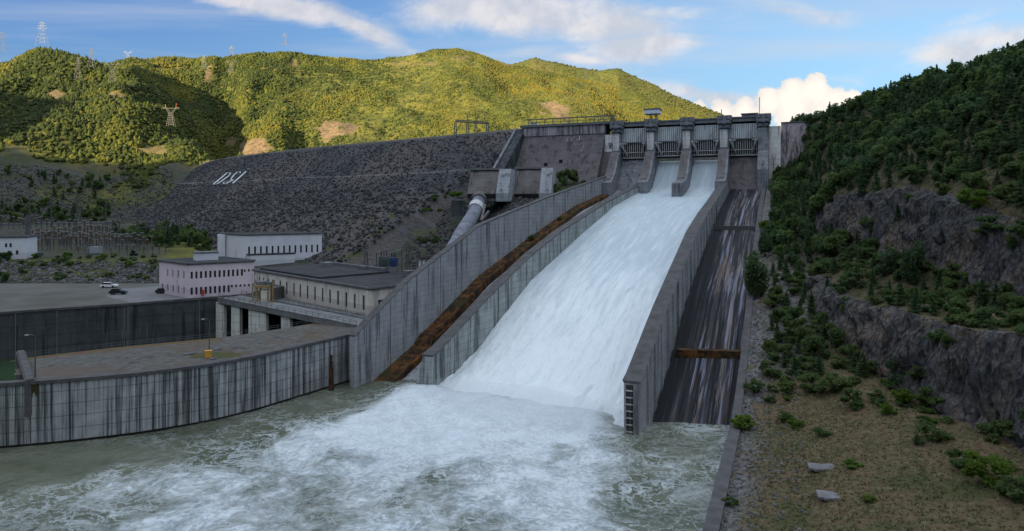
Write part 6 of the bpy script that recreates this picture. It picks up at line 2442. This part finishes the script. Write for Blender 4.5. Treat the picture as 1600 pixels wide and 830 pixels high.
def merged(name, kinds, mat, seed, extra=None):
    """many far trees as one leafy mass; kinds: list of (V, F) prototypes, P positions, S sizes"""
    V, Fc, T, off = [], [], [], 0
    for (proto, P, S, ang, tint) in kinds:
        v0, f0 = proto
        n = len(P)
        if n == 0:
            continue
        c, s_ = np.cos(ang)[:, None], np.sin(ang)[:, None]
        vv = v0[None] * S[:, None, :]
        vv = np.stack([vv[..., 0] * c - vv[..., 1] * s_, vv[..., 0] * s_ + vv[..., 1] * c, vv[..., 2]], -1) + P[:, None]
        V.append(vv.reshape(-1, 3).astype(np.float32))
        Fc.append((f0[None] + (np.arange(n) * len(v0))[:, None, None]).reshape(-1, 3) + off)
        T.append(np.repeat(tint, len(v0), 0))
        off += n * len(v0)
    o = np_obj(name, np.concatenate(V), np.concatenate(Fc), M[mat], False, {'tint': np.concatenate(T)})
    struct(o, 'stuff')
    return o


rest = np.array(keep[NEAR:])
P = np.stack([xx[rest], yy[rest], zz[rest] - .2], 1)
kk = RNG.integers(0, 4, len(rest))
protos = [leafy_crown(301, 520, 6.8, 2.6, .80), pine_crown(302, 520, 7.0, 3.1, .80), leafy_crown(303, 520, 6.5, 2.8, .80), pine_crown(305, 520, 8.0, 2.8, .78)]
kinds = []
for q in range(4):
    m_ = kk == q
    n = int(m_.sum())
    s_ = (.5 + .5 * RNG.random(n))
    b = .8 + .5 * RNG.random((n, 1))
    tint = (np.array([[.074, .125, .054]]) if q != 2 else np.array([[.095, .145, .046]])) * b * np.array([[1, 1, 1]])
    kinds.append((protos[q], P[m_], np.stack([s_, s_, s_], 1), RNG.random(n) * 6.28, tint))
merged('hillside_wood', kinds, 'wood', 1)

# -- forest on the far hills: one mass
def hill_sample(n, d0, d1, pa, pb, seed):
    r = np.random.default_rng(seed)
    d = np.sqrt(r.random(n) * (d1 ** 2 - d0 ** 2) + d0 ** 2)
    px = pa + r.random(n) * (pb - pa)
    i = np.clip((px + 700) / 5.0, 0, len(azs) - 1.001)
    j = np.clip(np.interp(d, dst, np.arange(len(dst))), 0, len(dst) - 1.001)
    i0, j0 = i.astype(int), j.astype(int)
    fi, fj = i - i0, j - j0
    def g(A):
        return A[i0, j0] * (1 - fi) * (1 - fj) + A[i0 + 1, j0] * fi * (1 - fj) + A[i0, j0 + 1] * (1 - fi) * fj + A[i0 + 1, j0 + 1] * fi * fj
    return px, d, g(Zh), g(scar), g(gravel), r


px, d, z, sc_, gv_, r = hill_sample(285000, 560, 1290, -280, 1230, 5)
x = (px - 800) / F * d
# keep what faces the viewer: nothing nearer on the same bearing stands higher in view
el = (Zh - CZ) / DD
run = np.maximum.accumulate(np.where(DD > 555, el, -9), axis=1)
i = np.clip(((px + 700) / 5.0).astype(int), 0, len(azs) - 1)
j = np.clip(np.interp(d, dst, np.arange(len(dst))).astype(int), 0, len(dst) - 1)
vis = (z - CZ + 9) / d > run[i, j] - .002
clump = fbm(x * .012, d * .008, 0, 4, 251)
fine = fbm(x * .05, d * .04, 0, 3, 253)
shore = 1 - sstep(800, 1000, px) * sstep(.05, .3, fine)
k = vis & (sc_ < .35) & (gv_ < .4) & (r.random(len(px)) < (.66 + .6 * clump + .35 * fine) * (1 - .75 * sstep(.12, .3, fbm(x * .02, d * .012, 0, 4, 257)) * sstep(380, 560, px))) & ((d > 680) | (r.random(len(px)) < .45)) & (r.random(len(px)) < shore + .35)
px, d, z, x, clump, fine = px[k], d[k], z[k], x[k], clump[k], fine[k]
print('far trees', len(px))
n = len(px)
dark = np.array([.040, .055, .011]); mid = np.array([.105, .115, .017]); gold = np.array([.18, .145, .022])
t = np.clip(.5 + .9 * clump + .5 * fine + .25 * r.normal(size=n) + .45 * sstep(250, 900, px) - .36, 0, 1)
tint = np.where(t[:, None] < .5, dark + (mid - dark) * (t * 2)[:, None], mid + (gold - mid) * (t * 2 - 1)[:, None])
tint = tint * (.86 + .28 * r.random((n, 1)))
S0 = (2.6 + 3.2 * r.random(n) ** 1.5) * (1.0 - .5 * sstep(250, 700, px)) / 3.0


def lump(seed, tall):
    """small uneven crown of about forty faces"""
    r = np.random.default_rng(seed)
    nl, na_ = 5, 7
    V, Fc = [], []
    for a in range(nl):
        f = a / (nl - 1)
        rad = (math.sin(math.pi * (.12 + .86 * f)) if tall < 1.6 else (1 - f) * 1.0 + .02)
        for b in range(na_):
            an = 6.283 * (b + .5 * (a % 2)) / na_
            rr = rad * (1 + .42 * (r.random() - .5)) * 1.5
            V.append((rr * math.cos(an), rr * math.sin(an), f * 3.0 * tall + .5 * (r.random() - .5)))
    for a in range(nl - 1):
        for b in range(na_):
            i0, i1 = a * na_ + b, a * na_ + (b + 1) % na_
            Fc += [(i0, i1, i0 + na_), (i1, i1 + na_, i0 + na_)]
    V.append((0, 0, 3.0 * tall + .3))
    for b in range(na_):
        Fc.append(((nl - 1) * na_ + b, (nl - 1) * na_ + (b + 1) % na_, len(V) - 1))
    return np.array(V), np.array(Fc)


LP_ = [lump(1, 1.0), lump(2, 1.2), lump(3, 1.0), lump(4, 1.9), lump(5, 1.4)]
pick = r.integers(0, 5, n)
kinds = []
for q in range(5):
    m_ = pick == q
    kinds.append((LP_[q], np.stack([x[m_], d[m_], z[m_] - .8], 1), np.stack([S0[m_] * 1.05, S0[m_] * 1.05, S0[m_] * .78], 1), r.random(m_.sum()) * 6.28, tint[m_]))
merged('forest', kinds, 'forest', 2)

# far ridge cover
r = np.random.default_rng(77)
n = 26000
ii = r.random(n) * (len(azf) - 1.01); jj = r.random(n) * (np.searchsorted(ds, 2330) - 1.01)
i0, j0 = ii.astype(int), jj.astype(int)
px2, d2, z2 = PXf[i0, j0] + r.random(n) * 2, DDf[i0, j0] + r.random(n) * 14, Zf[i0, j0]
x2 = (px2 - 800) / F * d2
f2 = fbm(x2 * .008, d2 * .008, 0, 4, 261)
m_ = r.random(n) < .55 + .6 * f2
px2, d2, z2, x2, f2 = px2[m_], d2[m_], z2[m_], x2[m_], f2[m_]
t = np.clip(.55 + .7 * f2 + .15 * r.normal(size=len(x2)), 0, 1)[:, None]
tint = np.array([[.065, .078, .020]]) * (1 - t) + np.array([[.13, .12, .03]]) * t
s2 = (1.3 + 1.2 * r.random(len(x2)))[:, None] * np.array([[1.2, 1.2, .8]])
merged('far_ridge_wood', [(LP_[2], np.stack([x2, d2, z2 - 1], 1), s2, r.random(len(x2)) * 6.28, tint)], 'forest', 3)

# -- shrubs one can count on the near left bank and by the dam
r = random.Random(21)
lab = 'green shrub on the stony bank between the car park and the switchyard'
for i in range(70):
    px = r.uniform(-8, 250)
    d = r.uniform(238, 272)
    if 60 < px < 200 and r.random() < .55 and d < 262:
        continue
    x = (px - 800) / F * d
    place(r.choice(['bush', 'bush', 'bright']) if px > 30 else 'broad', r.randint(1, 3), (x, d, terrain_z(x, d) - .2), r.uniform(0, 6.28), r.uniform(.5, 1.1) * (1.0 if px > 30 else .6), lab, 'shrubs of the stony bank')
lab = 'green tree or shrub at the foot of the rockfill behind the switchyard'
for i in range(190):
    px = r.uniform(-8, 330)
    d = r.uniform(455, 590) if px < 170 else r.uniform(330, 420)
    x = (px - 800) / F * d
    if px > 170 and not (60 < (px - 170) + (d - 330) < 230):
        continue
    place(r.choice(['broad', 'bush', 'broad', 'pine']), r.randint(1, 3), (x, d, terrain_z(x, d) - .3), r.uniform(0, 6.28), r.uniform(.7, 1.3), lab, 'trees behind the switchyard')
for px, py, dd, sc, k, lab in ((884, 287, 318, 1.0, 'broad', 'dark tree at the foot of the mauve dam wall'), (896, 284, 320, .9, 'broad', 'second dark tree at the foot of the mauve dam wall'), (872, 294, 312, .7, 'bush', 'dark bush left of the two trees below the mauve dam wall'),
                             (912, 284, 324, .7, 'bush', 'dark bush right of the two trees below the mauve dam wall'), (791, 303, 285, .6, 'broad', 'small dark tree between the two intake blocks'), (866, 300, 300, .6, 'broad', 'small dark tree beside the upper intake block')):
    x, y, z = at_d(px, py, dd)
    place(k, r.randint(1, 3), (x, y, max(z - 1.0, terrain_z(x, y) - .5)), r.uniform(0, 6.28), sc * 1.2, lab, 'trees below the mauve dam wall')
lab = 'mossy green shrub on the ledges beside the pale pipe'
for i in range(30):
    row = i % 3
    px, py, dd = [(r.uniform(662, 722), 0, 0), (r.uniform(660, 728), 0, 0), (r.uniform(655, 690), 0, 0)][row]
    py = [309 - (px - 690) * .10, 332 - (px - 690) * .06, 378][row] + r.uniform(-3, 3)
    # stand it on the rockfill or the terrain, whichever the line of sight meets first
    best = None
    for dq in np.arange(205, 380, 1.0):
        x, y, z = at_d(px, py, dq)
        s_ = (x - 8) * DN.x + (y - 382) * DN.y
        along = None
        zt = terrain_z(x, y)
        bsl = max(0.0, (x - 8) * -.69 + (y - 382) * -.72)
        ze = float(np.interp(bsl, [q for q, _ in PB], [q for _, q in PB]))
        if z <= max(zt, ze if bsl < LB else -99):
            best = (x, y, max(zt, ze if bsl < LB else -99))
            break
    if best:
        place('bright' if row < 2 else 'bush', r.randint(1, 3), (best[0], best[1], best[2] - .3), r.uniform(0, 6.28), r.uniform(.6, 1.0), lab, 'shrubs beside the pale pipe')
p = on(A0, A1, 92, 2.0)
place('bush', 2, (*p, zfloor(92) + 1.5), .4, .9, 'small bush growing in the rusty trough against the outer training wall')
p = on(A0, A1, 118, 2.2)
place('bright', 1, (*p, zfloor(118) + 1.2), .4, .6, 'smaller bright bush higher up in the rusty trough')

# -- low scrub on the dry grass and along the rock foot
r = random.Random(77)
lab = 'low ragged scrub in the dry grass below the rock face'
m_ = 0
while m_ < 46:
    u_, v_ = r.uniform(-75, 24), r.uniform(5, 48)
    edge = float(V1(u_)) - v_
    if edge < 1.0 or r.random() > (.9 if edge < 7 or u_ > 6 else .12):
        continue
    z_, s_ = bank_uv(u_, v_)
    if float(s_) > .4:
        continue
    x_, y_ = uv_xy(u_, v_)
    if y_ < 62:
        continue
    place(r.choice(['bush', 'bush', 'bright']), r.randint(1, 3), (x_, y_, float(z_) - .12), r.uniform(0, 6.28), (r.uniform(.45, .9), r.uniform(.45, .9), r.uniform(.3, .75)), lab, 'scrub in the dry grass')
    m_ += 1

# -- rough grass on the near bank
r = np.random.default_rng(31)
n = 26000
gu, gv = r.random(n) * 130 - 88, r.random(n) * 52 + 2.5
gz, gs = bank_uv(gu, gv)
gx, gy = uv_xy(gu, gv)
patch = fbm(gu * .09, gv * .09, 0, 4, 271)
kp = (gs < .3) & (gv < V1(gu) - .5) & (gu < 34) & (r.random(n) < .75 + .5 * patch) & (gv > 3.5 + 2 * patch) & ((gu < 8) | (r.random(n) < .4))
gx, gy, gz, patch = gx[kp], gy[kp], gz[kp], patch[kp]
n = len(gx)
nbl = 5
ang = r.random((n, nbl)) * 6.283
ln = (.18 + .32 * r.random((n, nbl)))
bx, by = np.cos(ang), np.sin(ang)
base = np.stack([gx, gy, gz - .03], -1)[:, None, :]
wd_ = .06
V0 = base + np.stack([-by * wd_ + bx * .1, bx * wd_ + by * .1, np.zeros_like(bx)], -1)
V1_ = base + np.stack([by * wd_ + bx * .1, -bx * wd_ + by * .1, np.zeros_like(bx)], -1)
V2_ = base + np.stack([bx * ln * .6, by * ln * .6, ln * .75], -1)
GV = np.stack([V0, V1_, V2_], 2).reshape(-1, 3)
tb_ = np.clip(.5 + .9 * patch + .3 * r.normal(size=n), 0, 1)[:, None]
gt = np.array([[.19, .145, .082]]) * (1 - tb_) + np.array([[.085, .098, .040]]) * tb_
gt = gt * (1.0 + .6 * r.random((n, 1)))
o = np_obj('dry_grass', GV, np.arange(len(GV)).reshape(-1, 3), M['boulder'], False, {'tint': np.repeat(gt, nbl * 3, 0)})
struct(o, 'stuff')

# -- loose stones: gravel strip by the kerb, stony bank by the car park
r = np.random.default_rng(41)
n = 2600
su, sv = r.random(n) * 150 - 60, 2 + r.random(n) ** 1.6 * 10
sz_, _ = bank_uv(su, sv)
sx_, sy_ = uv_xy(su, sv)
g0 = .06 + .14 * r.random(n)
boulders('gravel_stones', np.stack([sx_, sy_, sz_ + .02], 1), .08 + .25 * r.random(n) ** 2.5, np.stack([g0, g0, g0 * 1.06], 1), seed=6)
n = 2600
bp = r.random(n) * 420 - 20
bd_ = 238 + r.random(n) * 26
bx_ = (bp - 800) / F * bd_
bz_ = np.array([terrain_z(a, b) for a, b in zip(bx_, bd_)])
g0 = .05 + .13 * r.random(n)
boulders('bank_stones', np.stack([bx_, bd_, bz_ + .05], 1), .25 + .6 * r.random(n) ** 2.5, np.stack([g0, g0, g0 * 1.04], 1), seed=8)

n = 4500
bp = np.concatenate([r.random(n) * 290 - 20, 640 + r.random(1500) * 210])
bd_ = np.concatenate([452 + r.random(n) * 160, 235 + r.random(1500) * 100])
bx_ = (bp - 800) / F * bd_
bz_ = np.array([terrain_z(a, b) for a, b in zip(bx_, bd_)])
g0 = .035 + .07 * r.random(len(bp)) ** 1.5
boulders('slope_stones', np.stack([bx_, bd_, bz_ + .1], 1), .4 + .9 * r.random(len(bp)) ** 2.5, np.stack([g0 * 1.04, g0, g0 * .98], 1), seed=9)
